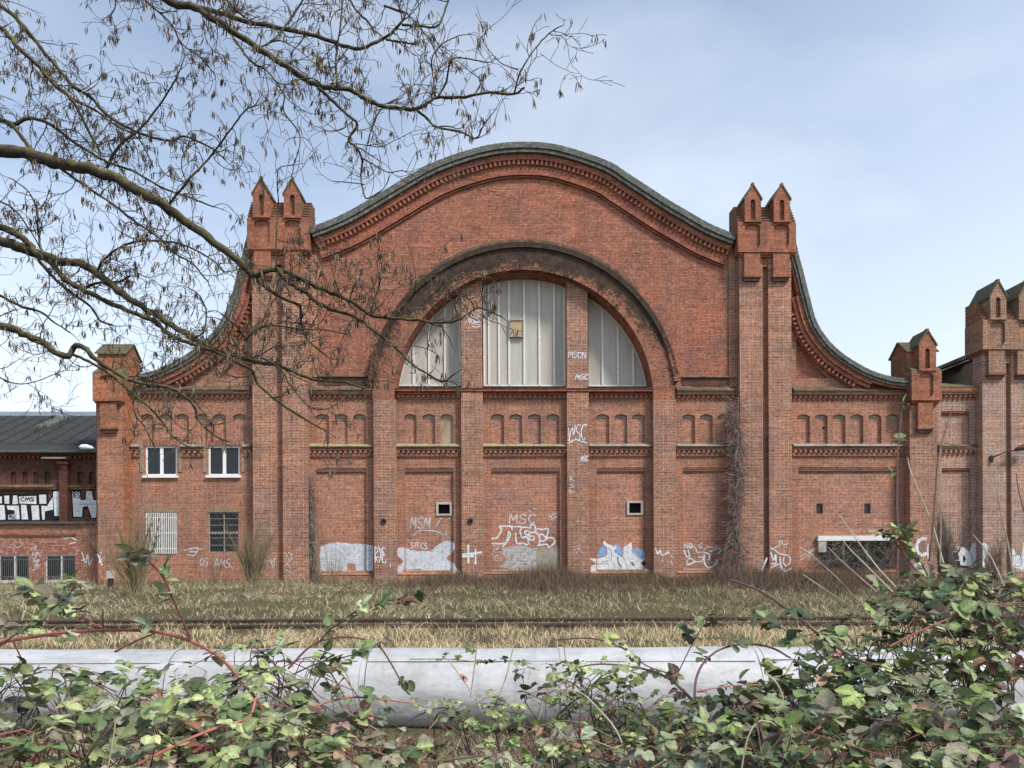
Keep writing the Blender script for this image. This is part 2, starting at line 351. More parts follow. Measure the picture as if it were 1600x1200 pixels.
# ---------------------------------------------------------------- mesh builder
class MB:
    def __init__(s):
        s.v, s.f, s.m, s.c, s.mats, s.cur, s.col = [], [], [], [], [], 0, None
        s.smooth = False
    def mat(s, m):
        m = M[m] if isinstance(m, str) else m
        if m not in s.mats:
            s.mats.append(m)
        s.cur = s.mats.index(m)
        return s
    def add(s, vs, fs):
        o = len(s.v)
        s.v += [tuple(v) for v in vs]
        s.c += [s.col or (1, 1, 1)] * len(vs)
        for f in fs:
            s.f.append(tuple(i + o for i in f))
            s.m.append(s.cur)
        return s
    def box(s, x0, x1, d0, d1, z0, z1):
        if x0 > x1: x0, x1 = x1, x0
        if z0 > z1: z0, z1 = z1, z0
        return s.add([(x0, d0, z0), (x1, d0, z0), (x1, d1, z0), (x0, d1, z0), (x0, d0, z1), (x1, d0, z1), (x1, d1, z1), (x0, d1, z1)],
                     [(0, 1, 5, 4), (1, 2, 6, 5), (2, 3, 7, 6), (3, 0, 4, 7), (4, 5, 6, 7), (3, 2, 1, 0)])
    def wedge(s, x0, x1, d0, d1, z0, z1):
        # sloped weathering: high at the back (d1), low at the front (d0)
        zf = z0 + (z1 - z0) * 0.15
        return s.add([(x0, d0, z0), (x1, d0, z0), (x1, d1, z0), (x0, d1, z0), (x0, d0, zf), (x1, d0, zf), (x1, d1, z1), (x0, d1, z1)],
                     [(0, 1, 5, 4), (1, 2, 6, 5), (2, 3, 7, 6), (3, 0, 4, 7), (4, 5, 6, 7), (3, 2, 1, 0)])
    def slab(s, outer, d0, d1, holes=(), back=True, sides=True):
        loops = [list(outer)] + [list(h) for h in holes]
        tris = tessellate_polygon([[Vector((x, z, 0)) for x, z in l] for l in loops])
        flat = [p for l in loops for p in l]
        n = len(flat)
        vs = [(x, d0, z) for x, z in flat] + [(x, d1, z) for x, z in flat]
        fs = []
        for a, b, c in tris:
            (ax, az), (bx, bz), (cx, cz) = flat[a], flat[b], flat[c]
            ar = (bx - ax) * (cz - az) - (cx - ax) * (bz - az)
            if abs(ar) < 1e-9:
                continue
            t = (a, b, c) if ar > 0 else (a, c, b)
            fs.append(t)
            if back:
                fs.append(tuple(i + n for i in reversed(t)))
        if sides:
            o = 0
            for li, l in enumerate(loops):
                ar = sum(l[i][0] * l[(i + 1) % len(l)][1] - l[(i + 1) % len(l)][0] * l[i][1] for i in range(len(l)))
                ccw = (ar > 0) == (li == 0)
                for i in range(len(l)):
                    a, b = o + i, o + (i + 1) % len(l)
                    fs.append((a, a + n, b + n, b) if not ccw else (b, b + n, a + n, a))
                o += len(l)
        return s.add(vs, fs)
    def band(s, pts, nrm, o0, o1, d0, d1):
        # rectangle swept along a curve in the wall plane; offsets run inwards along nrm
        vs, fs = [], []
        for (x, z), (nx, nz) in zip(pts, nrm):
            vs += [(x + nx * o0, d0, z + nz * o0), (x + nx * o1, d0, z + nz * o1), (x + nx * o1, d1, z + nz * o1), (x + nx * o0, d1, z + nz * o0)]
        k = len(pts)
        for i in range(k - 1):
            for j in range(4):
                a, b = i * 4 + j, i * 4 + (j + 1) % 4
                fs.append((a, b, b + 4, a + 4))
        fs += [(0, 3, 2, 1), ((k - 1) * 4, (k - 1) * 4 + 1, (k - 1) * 4 + 2, (k - 1) * 4 + 3)]
        return s.add(vs, fs)
    def tube(s, pts, rad, n=6, closed=True):
        pts = [Vector(p) for p in pts]
        if not hasattr(rad, '__len__'):
            rad = [rad] * len(pts)
        vs, fs = [], []
        ref = None
        for i, p in enumerate(pts):
            t = (pts[min(i + 1, len(pts) - 1)] - pts[max(i - 1, 0)])
            t = t.normalized() if t.length > 1e-9 else Vector((0, 0, 1))
            if ref is None:
                ref = t.orthogonal().normalized()
            ref = ref - t * ref.dot(t)
            ref = ref.normalized() if ref.length > 1e-6 else t.orthogonal().normalized()
            b = t.cross(ref)
            for j in range(n):
                a = 2 * math.pi * j / n
                vs.append(p + (ref * math.cos(a) + b * math.sin(a)) * rad[i])
        for i in range(len(pts) - 1):
            for j in range(n):
                a, b = i * n + j, i * n + (j + 1) % n
                fs.append((a, b, b + n, a + n))
        if closed:
            fs.append(tuple(reversed(range(n))))
            fs.append(tuple(range((len(pts) - 1) * n, len(pts) * n)))
        return s.add(vs, fs)
    def build(s, name, parent=None, mat=None, label=None, smooth=False, bevel=0.0):
        me = bpy.data.meshes.new(name)
        me.from_pydata(s.v, [], s.f)
        if mat is not None and not s.mats:
            s.mats = [M[mat] if isinstance(mat, str) else mat]
        for m in s.mats:
            me.materials.append(m)
        me.polygons.foreach_set('material_index', s.m)
        if any(c != (1, 1, 1) for c in s.c):
            at_ = me.color_attributes.new('tint', 'FLOAT_COLOR', 'POINT')
            at_.data.foreach_set('color', [x for c in s.c for x in (*c, 1.0)])
        if smooth:
            me.polygons.foreach_set('use_smooth', [True] * len(s.f))
        me.update()
        o = bpy.data.objects.new(name, me)
        SC.collection.objects.link(o)
        if parent: o.parent = parent
        if label: o['label'] = label
        if bevel:
            b = o.modifiers.new('bevel', 'BEVEL')
            b.width = bevel; b.segments = 1; b.limit_method = 'ANGLE'
        return o
def thing(name, label, cat, loc=(0, 0, 0), rz=0.0, group=None):
    o = bpy.data.objects.new(name, None)
    SC.collection.objects.link(o)
    o.location = loc
    o.rotation_euler = (0, 0, rz)
    o.empty_display_size = 0.2
    o['label'] = label
    o['category'] = cat
    if group: o['group'] = group
    return o
def tag(o, label, cat=None, group=None, kind=None):
    o['label'] = label
    if cat: o['category'] = cat
    if group: o['group'] = group
    if kind: o['kind'] = kind
    return o
def np_mesh(name, V, F, C, mat, parent=None, smooth=False, quads=True):
    me = bpy.data.meshes.new(name)
    V = np.asarray(V, dtype=np.float32).reshape(-1, 3)
    F = np.asarray(F, dtype=np.int32)
    k = F.shape[1]
    me.vertices.add(len(V)); me.vertices.foreach_set('co', V.ravel())
    me.loops.add(F.size); me.loops.foreach_set('vertex_index', F.ravel())
    me.polygons.add(len(F))
    me.polygons.foreach_set('loop_start', np.arange(0, F.size, k, dtype=np.int32))
    me.polygons.foreach_set('loop_total', np.full(len(F), k, dtype=np.int32))
    if C is not None:
        a = me.color_attributes.new('tint', 'FLOAT_COLOR', 'POINT')
        cc = np.ones((len(V), 4), dtype=np.float32)
        cc[:, :3] = C
        a.data.foreach_set('color', cc.ravel())
    me.materials.append(M[mat])
    if smooth:
        me.polygons.foreach_set('use_smooth', np.ones(len(F), dtype=bool))
    me.update(calc_edges=True)
    me.validate()
    o = bpy.data.objects.new(name, me)
    SC.collection.objects.link(o)
    if parent: o.parent = parent
    return o
def resample(pts, n, closed=False):
    # Catmull-Rom through the points, n samples
    P = [Vector(p) for p in pts]
    P = [P[0] * 2 - P[1]] + P + [P[-1] * 2 - P[-2]]
    out = []
    segs = len(P) - 3
    for i in range(n):
        t = i / (n - 1) * segs
        k = min(int(t), segs - 1)
        t -= k
        p0, p1, p2, p3 = P[k:k + 4]
        out.append(0.5 * ((2 * p1) + (p2 - p0) * t + (2 * p0 - 5 * p1 + 4 * p2 - p3) * t * t + (3 * p1 - 3 * p2 + p3 - p0) * t ** 3))
    return out
def normals2(pts, sgn=1):
    out = []
    for i in range(len(pts)):
        a, b = pts[max(i - 1, 0)], pts[min(i + 1, len(pts) - 1)]
        t = Vector((b[0] - a[0], b[1] - a[1])).normalized()
        out.append((t.y * sgn, -t.x * sgn))
    return out
def arch_poly(x0, x1, z0, zs, rise, n=8):
    # opening with straight sides to zs and a segmental head
    w2 = (x1 - x0) / 2; c = (x0 + x1) / 2
    rr = (w2 * w2 + rise * rise) / (2 * rise)
    a = math.asin(min(1, w2 / rr)) if rise <= w2 else math.pi - math.asin(w2 / rr)
    pts = [(x0, z0), (x1, z0)]
    for i in range(n + 1):
        t = a - 2 * a * i / n
        pts.append((c + rr * math.sin(t), zs + rise - rr + rr * math.cos(t)))
    return pts
def rect(x0, x1, z0, z1):
    return [(x0, z0), (x1, z0), (x1, z1), (x0, z1)]

# ================================================================ the brick hall with the curved gable
DW, DP, DR = 0.0, -0.35, -0.45     # wall field, piers, arch ring
hall = thing('brick_hall', 'large red brick industrial hall with a curved bell gable, giant arched window and paired turrets', 'building', ORG, TH)
zU0, zU1 = Z(612), Z(603)
zBase = ZB
def curve(pts, n):
    c = resample([(*W(px, py, -0.5), 0) for px, py in pts], n)
    return [(p.x, p.y) for p in c]
gc = curve([(484, 357), (527, 340), (558, 324), (600, 299), (640, 275), (680, 254), (731, 236), (775, 226), (819, 223), (862, 226), (905, 237), (953, 254.6),
            (981, 272.5), (1013.7, 293.6), (1046, 314.7), (1079, 334), (1111, 352), (1150, 368)], 70)
rc = curve([(1237, 350), (1246, 395), (1254, 425), (1264, 465), (1275, 503), (1292, 530), (1312, 550), (1337, 567), (1362, 580), (1392, 589), (1420, 592)], 40)
lc = curve([(394, 340), (388, 365), (380, 395), (372, 425), (360, 472), (345, 503), (328, 526), (297, 551), (266, 569), (240, 580), (214, 586)][::-1], 40)
gn, rn, ln_ = normals2(gc), normals2(rc), normals2(lc)
px = 1 / 27.27
def off(pts, nr, o):
    return [(x + nx * o, z + nz * o) for (x, z), (nx, nz) in zip(pts, nr)]
def clipx(pts, a, b):
    return [p for p in pts if a < p[0] < b]
# x positions of the bays at the wall plane
xs = {k: X(k) for k in (192, 200, 393, 480, 583.5, 618.5, 720.5, 754.5, 886, 920, 1021, 1056, 1156, 1237.5, 1418, 1465, 1533)}
x150 = X(150)
top = [(X(1465), Z(607))]
top += [(X(1420), Z(607))]
top += clipx(off(rc, rn, 12 * px), X(1240), X(1418))[::-1]
top += [(X(1236), Z(372)), (X(1152), Z(372))]
top += clipx(off(gc, gn, 12 * px), X(486), X(1150))[::-1]
top += [(X(484), Z(362)), (X(394), Z(362))]
top += clipx(off(lc, ln_, 12 * px), X(216), X(391))[::-1]
top += [(X(214), Z(607)), (x150, Z(607))]
outer = [(x150, zBase), (X(1465), zBase)] + top
niches = {
    0: [(219, 240), (248, 269), (275, 295), (304, 324), (333, 353), (364, 384)],
    1: [(493.5, 514), (522.7, 543), (552, 572)],
    2: [(631.7, 650.7), (660, 679.6), (688.4, 708)],
    3: [(767.3, 787.4), (796, 815.8), (824.8, 845), (853.4, 873.8)],
    4: [(931.6, 951.7), (960, 980), (987.7, 1007.5)],
    5: [(1066, 1085.7), (1093.6, 1113.5), (1121.4, 1140.4)],
    6: [(1245.5, 1265.3), (1273, 1293), (1301, 1321), (1329, 1349), (1357, 1377), (1384, 1404)]}
zN0, zN1, zS0 = Z(694), Z(650.5), Z(647)
panels = {1: (493, 572), 2: (632, 708), 3: (767, 874), 4: (932, 1008), 5: (1066, 1142), 6: (1247, 1401)}
zP0, zP1 = Z(892), Z(731)
holes = []
# arch opening, straight-sided below the springing
RI, RO, RL = 202.6 * px * 0.99, 236.5 * px * 0.99, 244.5 * px * 0.99
zSill = Z(607)
def arcpts(r, a0, a1, n):
    return [(XA + r * math.cos(a0 + (a1 - a0) * i / n), ZA + r * math.sin(a0 + (a1 - a0) * i / n)) for i in range(n + 1)]
a_s = math.asin((zSill - ZA) / (RI + 0.05)) if zSill > ZA else 0
holes.append(arcpts(RI + 0.05, a_s, math.pi - a_s, 40))
for b, ns in niches.items():
    for a, c in ns:
        holes.append(arch_poly(X(a), X(c), zN0, zN1, zS0 - zN1, 6))
openings = []
for b, (a, c) in panels.items():
    r = rect(X(a), X(c), zP0, zP1)
    if b == 6:
        r = [(X(1247), zP0), (X(1281), zP0), (X(1281), Z(846)), (X(1395), Z(846)), (X(1395), zP0), (X(1401), zP0), (X(1401), zP1), (X(1247), zP1)]
        r = rect(X(1247), X(1401), zP0, zP1)
    holes.append(r)
win0 = [(226.7, 276, 696.5, 742), (325, 374, 696.5, 742), (227, 276, 799, 862), (325, 372, 799, 861)]
for a, c, t, b_ in win0:
    holes.append(rect(X(a), X(c), Z(b_), Z(t)))
triR = [(X(1243), Z(590)), (X(1294), Z(590)), (X(1272), Z(568)), (X(1256), Z(546)), (X(1245), Z(527))]
triL = [(X(342), Z(590)), (X(389), Z(590)), (X(387), Z(530)), (X(376), Z(550)), (X(361), Z(570))]
holes += [triR, triL]
f = MB().mat('brick_wall').slab(outer, DW, 0.18, holes, back=False)
f.build('facade_wall', hall)
# --- upper field under the gable: smoother orange-red brick, framed by a raised border
def strip_poly(pts):
    return pts
inner_curve = [p for p in off(gc, gn, 47 * px) if X(497) < p[0] < X(1139)]
fld = [(X(497), Z(590)), (X(1139), Z(590))] + inner_curve[::-1]
lo = a_s
aL = math.asin((Z(590) - ZA) / RO)
tymp = [(X(497), Z(590)), (XA - RO * math.cos(aL), Z(590))] + arcpts(RO, math.pi - aL, aL, 40)[1:-1] + [(XA + RO * math.cos(aL), Z(590)), (X(1139), Z(590))] + inner_curve[::-1]
f = MB().mat('brick_upper').slab(tymp, -0.03, -0.004, back=False)
f.build('gable_field', hall)
# frame around the field
f = MB().mat('brick_trim')
f.band(gc, gn, 24 * px, 44 * px, -0.20, 0.0)
f.band(gc, gn, 16 * px, 24 * px, -0.40, 0.0)
f.band(gc, gn, 44.5 * px, 46 * px, -0.27, 0.0)
f.band(gc, gn, 47.2 * px, 49 * px, -0.17, 0.0)
for i in range(0, 0): pass
L = 0
acc = 0
oc = off(gc, gn, 24 * px)
step = 0.27
f.mat('brick_trim')
def along(pts, nr, step):
    out, acc = [], step / 2
    for i in range(len(pts) - 1):
        a, b = Vector(pts[i]), Vector(pts[i + 1])
        l = (b - a).length
        while acc < l:
            out.append((a.lerp(b, acc / l), Vector(nr[i]), (b - a).normalized()))
            acc += step
        acc -= l
    return out
def dentil(f, p, n, t, w, h, d0, d1):
    a = p - t * w / 2; b = p + t * w / 2
    f.slab([(a.x, a.y), (b.x, b.y), (b.x + n.x * h, b.y + n.y * h), (a.x + n.x * h, a.y + n.y * h)], d0, d1, back=False)
for p, n, t in along(oc, gn, step):
    if X(490) < p.x < X(1148):
        dentil(f, p, n, t, 0.14, 0.26, -0.36, -0.19)
f.build('gable_cornice', hall)
f = MB().mat('brick_pier')
f.box(X(484), X(497), -0.12, 0.0, Z(590), Z(402))
f.build('gable_frame', hall)
MB().mat('brick_pier').box(X(1139), X(1153), -0.12, 0.0, Z(590), Z(398)).build('gable_frame', hall)
def coping(c, n, name='coping', q=1.0):
    f = MB().mat('coping')
    f.band(c, n, 0, 4.2 * px * q, -0.62, 0.75)
    f.mat('coping_dark').band(c, n, 4.2 * px * q, 5.2 * px * q, -0.58, 0.70)
    f.mat('coping').band(c, n, 5.2 * px * q, 10 * px * q, -0.70, 0.70)
    f.mat('coping_dark').band(c, n, 10 * px * q, 11.2 * px * q, -0.58, 0.60)
    f.mat('coping').band(c, n, 11.2 * px * q, 15.5 * px * q, -0.62, 0.60)
    if q < 1:
        f.mat('brick_trim').band(c, n, 15.5 * px * q, 16 * px, -0.50, 0.3)
    # joints between the cover stones
    f.mat('coping_dark')
    for p, nn, t in along(c, n, 0.42):
        dentil(f, p - nn * 0.03, nn, t, 0.05, 0.06, -0.60, 0.6)
    return f.build(name, hall)
coping(gc, gn)
coping(rc, rn, q=.78)
coping(lc, ln_, q=.78)
for c, n, xa, xb in ((rc, rn, X(1238), X(1419)), (lc, ln_, X(214), X(393))):
    f = MB().mat('brick_trim')
    ii = [i for i, p in enumerate(off(c, n, 20 * px)) if xa < p[0] < xb and p[1] > Z(604)]
    cc = [c[i] for i in ii]; nn = [n[i] for i in ii]
    f.band(cc, nn, 16 * px, 19 * px, -0.5, 0.0)
    f.band(cc, nn, 19 * px, 25 * px, -0.38, 0.0)
    f.band(cc, nn, 25.5 * px, 33 * px, -0.16, 0.0)
    for p, q, t in along([(x + a * 25.2 * px, z + b * 25.2 * px) for (x, z), (a, b) in zip(cc, nn)], nn, 0.27):
        if xa < p.x < xb and p.y > Z(600):
            dentil(f, p, q, t, 0.14, 0.24, -0.33, -0.15)
    f.build('gable_cornice', hall)
# --- recessed panels of the side gables
for t in (triR, triL):
    MB().mat('brick_upper').slab(t, 0.18, 0.3, back=False, sides=False).build('recessed_panel', hall)
# --- blind arches
for b, ns in niches.items():
    for i, (a, c) in enumerate(ns):
        m = 'render_yellow' if (b, i) == (2, 2) else ('brick_panel')
        o = MB().mat(m).slab(arch_poly(X(a) - .02, X(c) + .02, zN0 - .02, zN1, zS0 - zN1 + .01, 6), 0.17, 0.3, back=False, sides=False)
        # pale lime wash under the heads
        o.mat('plaster_patch').slab(arch_poly(X(a) + .02, X(c) - .02, zN1 - 0.08 - 0.02 * (i % 2), zN1 + .0, zS0 - zN1 - .03, 6), 0.160, 0.166, back=False, sides=False)
        if (b, i) == (6, 1):
            q = W(1287.5, 668, 0.1)
            o.mat('unlit_black').slab([(q[0] + .075 * math.cos(k), q[1] + .075 * math.sin(k)) for k in [j * .6283 for j in range(10)]], 0.155, 0.162, back=False)  # hole drawn as a black disc, its inner shade put into the colour
        o = o.build('blind_arch', hall)
        if (b, i) == (2, 2):
            o['label'] = 'pale yellowish blocked niche'
# --- tall blind panels
vent = {2: (684, 702, 787.5, 802), 4: (983, 1001.5, 786, 802)}
for b, (a, c) in panels.items():
    h = []
    if b in vent:
        v = vent[b]; h = [rect(X(v[0]), X(v[1]), Z(v[3]), Z(v[2]))]
    rc_ = rect(X(a) - .02, X(c) + .02, zP0 - .02, zP1 + .02)
    if b == 6:
        h = [rect(X(1277), X(1287), Z(804), Z(788)), rect(X(1352), X(1362), Z(804), Z(788)), rect(X(1283), X(1395), zP0 + .002, Z(846))]
    f = MB().mat('brick_panel').slab(rc_, 0.18, 0.32, h, back=False)
    # stone lintel over the panel
    f.mat('brick_trim').box(X(a), X(c), 0.02, 0.18, Z(733.6), zP1 - .004)
    f.mat('stone_tan').box(X(a), X(c), 0.06, 0.18, Z(736), Z(733.7))
    f.mat('brick_trim').box(X(a), X(c), 0.11, 0.18, Z(738), Z(736.1))
    f.mat('stone_tan').wedge(X(a) + .01, X(c) - .01, 0.0, 0.18, zP0 + .004, zP0 + 0.08) if b != 6 else None
    if b == 3:
        # rendered patch where the lower wall was filled in
        f.mat('plaster_patch').box(X(838), X(873.5), 0.165, 0.178, zP0 + .09, Z(856))
    f.build('blind_panel', hall)
# vents with concrete frames
for b, (a, c, t, bo) in vent.items():
    f = MB().mat('concrete')
    fa, fc, ft, fb = (X(680.5), X(705.4), Z(784), Z(805)) if b == 2 else (X(979.5), X(1005), Z(783), Z(805))
    f.slab(rect(fa, fc, fb, ft), 0.10, 0.30, [rect(X(a), X(c), Z(bo), Z(t))])
    o = f.build('vent_frame', hall)
    MB().mat('unlit_black').box(X(a) - .1, X(c) + .1, 0.5, 0.56, Z(bo) - .1, Z(t) + .1).build('vent_opening', o)  # black sheet added behind the frame, coloured as the dark inside
for a, c in ((1277, 1287), (1352, 1362)):
    o = MB().mat('dark_metal').slab(rect(X(a) + .002, X(c) - .002, Z(804), Z(788)), 0.2, 0.3, [rect(X(a) + .05, X(c) - .05, Z(804) + .05, Z(788) - .05)]).build('small_window', hall)
    MB().mat('glass').box(X(a) + .05, X(c) - .05, 0.26, 0.28, Z(804) + .05, Z(788) - .05).build('pane', o)
# plinth
for a, c in ((480, 583.5), (618.5, 720.5), (754.5, 886), (920, 1021), (1056, 1156), (1237.5, 1418)):
    f = MB().mat('brick_wall').box(X(a) + .01, X(c) - .01, -0.10, 0.0, zBase, Z(897))
    f.mat('brick_wall').wedge(X(a) + .01, X(c) - .01, -0.13, 0.0, Z(897), Z(893.5))
    f.build('plinth', hall)
# --- round wall vents in the piers
for x_, y_ in ((599.4, 814.6), (735, 814.6)):
    d = DR if x_ < 700 else DP
    q = W(x_, y_, d)
    f = MB().mat('stone_tan')
    ring = [(q[0] + .17 * math.cos(k * math.pi / 8), q[1] + .17 * math.sin(k * math.pi / 8)) for k in range(16)]
    ri = [(q[0] + .10 * math.cos(k * math.pi / 8), q[1] + .10 * math.sin(k * math.pi / 8)) for k in range(16)]
    f.mat('dark_metal').slab(ring, d - .06, d - .003, [ri])
    f.mat('unlit_black').slab(ri, d - .03, d - .003)  # flat disc coloured as the shade inside the vent
    f.build('round_vent', hall)
# --- string courses and dentil bands, one run per bay
ledges = [(200, 393, 'ledge_grey'), (480.5, 583.5, 'ledge_yellow'), (618.5, 720.5, 'ledge_yellow'), (754.5, 886, 'ledge_yellow'), (920, 1021, 'ledge_grey'),
          (1056, 1156, 'ledge_grey'), (1237.5, 1418, 'ledge_grey')]
rnd = random.Random(4)
def string_course(a, c, lm, segs=None):
    x0, x1 = X(a) + .01, X(c) - .01
    for (p, q) in (segs or [(x0, x1)]):
        f = MB()
        # ledge in uneven lengths, broken moss edge
        k = max(1, int((q - p) / 0.9))
        for i in range(k):
            u0 = p + (q - p) * i / k; u1 = p + (q - p) * (i + 1) / k - 0.006
            f.mat(lm).wedge(u0, u1, -0.26 - rnd.uniform(0, .03), -0.002, Z(698.5), Z(693.5) + rnd.uniform(-.02, .03))
        f.mat('brick_trim').box(p, q, -0.20, -0.002, Z(700.5), Z(698.6))
        f.mat('brick_wall').box(p, q, -0.14, -0.002, Z(703.4), Z(700.6))
        o = f.build('string_course', hall)
        g = MB().mat('brick_trim')
        g.box(p, q, -0.10, -0.002, Z(713.5), Z(711.8))
        n = max(2, round((q - p) / 0.29)); s = (q - p) / n
        for i in range(n):
            c0 = p + s * (i + .5)
            g.mat('brick_wall').box(c0 - s * .26, c0 + s * .26, -0.13, -0.002, Z(708.0), Z(703.5))
            g.box(c0 - s * .5, c0 - s * .12, -0.09, -0.002, Z(711.7), Z(708.1))
        g.build('dentil_band', o)
for a, c, lm in ledges:
    segs = None
    if a == 200:
        e = 6
        segs = [(X(200) + .01, X(220)), (X(283), X(319)), (X(380), X(393) - .01)]
    string_course(a, c, lm, segs)
def top_cornice(a, c, mossy):
    x0, x1 = X(a) + .01, X(c) - .01
    f = MB()
    if mossy:
        k = max(1, int((x1 - x0) / 0.8))
        for i in range(k):
            u0 = x0 + (x1 - x0) * i / k; u1 = x0 + (x1 - x0) * (i + 1) / k - 0.006
            f.mat('ledge_dark').wedge(u0, u1, -0.34 - rnd.uniform(0, .02), -0.004, Z(612), Z(603.5) + rnd.uniform(-.02, .05))
        f.mat('brick_trim').box(x0, x1, -0.30, -0.002, Z(614.5), Z(612.1))
        f.mat('ledge_grey').box(x0, x1, -0.25, -0.002, Z(616.5), Z(614.6))
        f.mat('brick_wall').box(x0, x1, -0.19, -0.002, Z(618), Z(616.6))
    else:
        f.mat('brick_trim').box(x0, x1, -0.16, -0.002, Z(617.5), Z(614))
    o = f.build('cornice', hall)
    g = MB()
    n = round((x1 - x0) / 0.29); s = (x1 - x0) / n
    for i in range(n):
        c0 = x0 + s * (i + .5)
        g.mat('brick_wall').box(c0 - s * .28, c0 + s * .28, -0.13, -0.002, Z(622.0), Z(618.2))
        g.mat('brick_trim').box(c0 - s * .5, c0 - s * .1, -0.09, -0.002, Z(625), Z(622.1))
    g.build('dentil_band', o)
for a, c, mossy in ((200, 393, 1), (480.5, 583.5, 1), (618.5, 720.5, 0), (754.5, 886, 0), (920, 1021, 0), (1056, 1156, 1), (1237.5, 1418, 1)):
    top_cornice(a, c, mossy)
# weathered band over the outer bays
for a, c in ((497, 574), (1066, 1139)):
    f = MB().mat('ledge_dark').wedge(X(a), X(c), -0.16, -0.032, Z(590), Z(586.5))
    f.mat('brick_dark').box(X(a), X(c), -0.05, -0.002, Z(603), Z(590.2))
    f.build('weathered_band', hall)
# --- arch piers and ring
for a, c in ((583.5, 618.5), (1021, 1056)):
    f = MB().mat('brick_pier').box(X(a, DR), X(c, DR), DR, 0.0, zBase, ZA)
    f.build('pier', hall)
lab = math.asin((Z(603) - ZA) / RO)
f = MB().mat('arch_sooty').slab(arcpts(RI, 0.0, math.pi, 64) + arcpts(RO, math.pi, 0.0, 64), DR, 1.4, back=False)
ring_o = f.build('arch_ring', hall)
f = MB().mat('arch_sooty')
a0 = math.asin((Z(598) - ZA) / RL)
f.slab(arcpts(RO + .002, a0, math.pi - a0, 64) + arcpts(RL, math.pi - a0, a0, 64), DR - .14, 0.0, back=False)
aw = R(44)
f.mat('ledge_dark').slab(arcpts(RL + .002, aw, math.pi - aw, 40) + arcpts(RL + .19, math.pi - aw, aw, 40), DR - .05, 0.0, back=False)
f.build('hood_mould', ring_o)
# soffit edge course
f = MB().mat('brick_trim').slab(arcpts(RI - .03, 0.09, math.pi - .09, 64) + arcpts(RI, math.pi - .09, .09, 64), 0.0, 1.3, back=False)
f.build('inner_arch_course', ring_o)
# --- inner piers
for a, c in ((720.5, 754.5), (886, 920)):
    x0, x1 = X(a, DP), X(c, DP)
    MB().mat('brick_pier').box(x0, x1, DP, 0.0, zBase, Z(612, DP)).build('pier', hall)
    zt = ZA + math.sqrt(max(0, RI ** 2 - (((X(a) + X(c)) / 2) - XA) ** 2)) + 0.25
    MB().mat('brick_pier').box(X(a) + .02, X(c) - .02, 0.12, 1.2, Z(607), zt).build('window_pier', hall)
# --- sill ledge under the arched window
f = MB()
xa, xb = X(619), X(1020.5)
k = 26
for i in range(k):
    u0 = xa + (xb - xa) * i / k; u1 = xa + (xb - xa) * (i + 1) / k - .006
    f.mat('ledge_dark').wedge(u0, u1, DP - .12, 0.85, Z(609.5), Z(603.8) + rnd.uniform(-.01, .03))
f.mat('brick_trim').box(xa, xb, DP - .07, -0.0, Z(613.5), Z(609.6))
f.build('window_sill', hall)
# --- arched window lights
DG = 0.95
def Xg(p): return X(p, DG, 560)
lights = [((619.5, 719.8), [622, 646, 670.4, 695.3, 718.6]), ((755, 884), [756.8, 764, 779.7, 795.6, 819.2, 842.8, 866, 882]), ((919.4, 1019), [941.4, 965.3, 989.3, 1011.5])]
def under(x, r=RI - .08):
    q = r * r - (x - XA) ** 2
    return ZA + math.sqrt(q) if q > 0 else ZA
zg = Z(603, DG)
for li, ((a, c), bars) in enumerate(lights):
    x0, x1 = Xg(a), Xg(c)
    n = 20
    pts = [(x0, zg - .1), (x1, zg - .1)] + [(x1 + (x0 - x1) * i / n, max(zg, under(x1 + (x0 - x1) * i / n, RI + .05))) for i in range(n + 1)]
    root = MB()
    # corrugated translucent sheets: shallow folds between the bars
    edges = [x0] + [Xg(b) for b in bars] + [x1]
    edges = sorted(set(round(e, 3) for e in edges))
    root.mat('sheeting')
    for e0, e1 in zip(edges[:-1], edges[1:]):
        if e1 - e0 < .08: continue
        m = 12
        for i in range(m):
            u0 = e0 + (e1 - e0) * i / m; u1 = e0 + (e1 - e0) * (i + 1) / m
            d0 = DG + 0.05 + 0.0012 * math.cos(i * math.pi); d1 = DG + 0.05 + 0.0012 * math.cos((i + 1) * math.pi)
            root.add([(u0, d0, zg - .05), (u1, d1, zg - .05), (u1, d1, max(zg, under(u1, RI))), (u0, d0, max(zg, under(u0, RI)))], [(0, 1, 2, 3)])
    win = root.build('arched_window', hall)
    for b in bars:
        xb_ = Xg(b)
        zt = under(xb_, RI - .12)
        if zt - zg < .3: continue
        MB().mat('white_bar').box(xb_ - .052, xb_ + .052, DG - .03, DG + .03, zg, zt).build('mullion', win)
    MB().mat('white_bar').box(x0, x1, DG - .03, DG + .03, zg - .02, zg + .05).build('bottom_rail', win)
    if li != 1:
        # thin metal edge that follows the arch
        t0 = [x for x in np.linspace(x0, x1, 24)]
        pp = [(x, DG - .01, max(zg, under(x, RI - .05))) for x in t0]
        MB().mat('white_bar').tube(pp, .03, 4).build('curved_rail', win)
    if li == 1:
        hx0, hx1, hz0, hz1 = Xg(796.5), Xg(818.5), Z(527.5, DG), Z(499, DG)
        h = MB().mat('hatch').box(hx0 + .06, hx1 - .06, DG - .10, DG - .04, hz0 + .06, hz1 - .05)
        h.mat('old_paint').slab(rect(hx0, hx1, hz0, hz1), DG - .16, DG - .05, [rect(hx0 + .05, hx1 - .05, hz0 + .05, hz1 - .1)])
        h.build('hatch', win)
MB().mat('unlit_black').box(X(600), X(1040), 1.6, 1.7, Z(612), Z(410)).build('window_backing', hall)

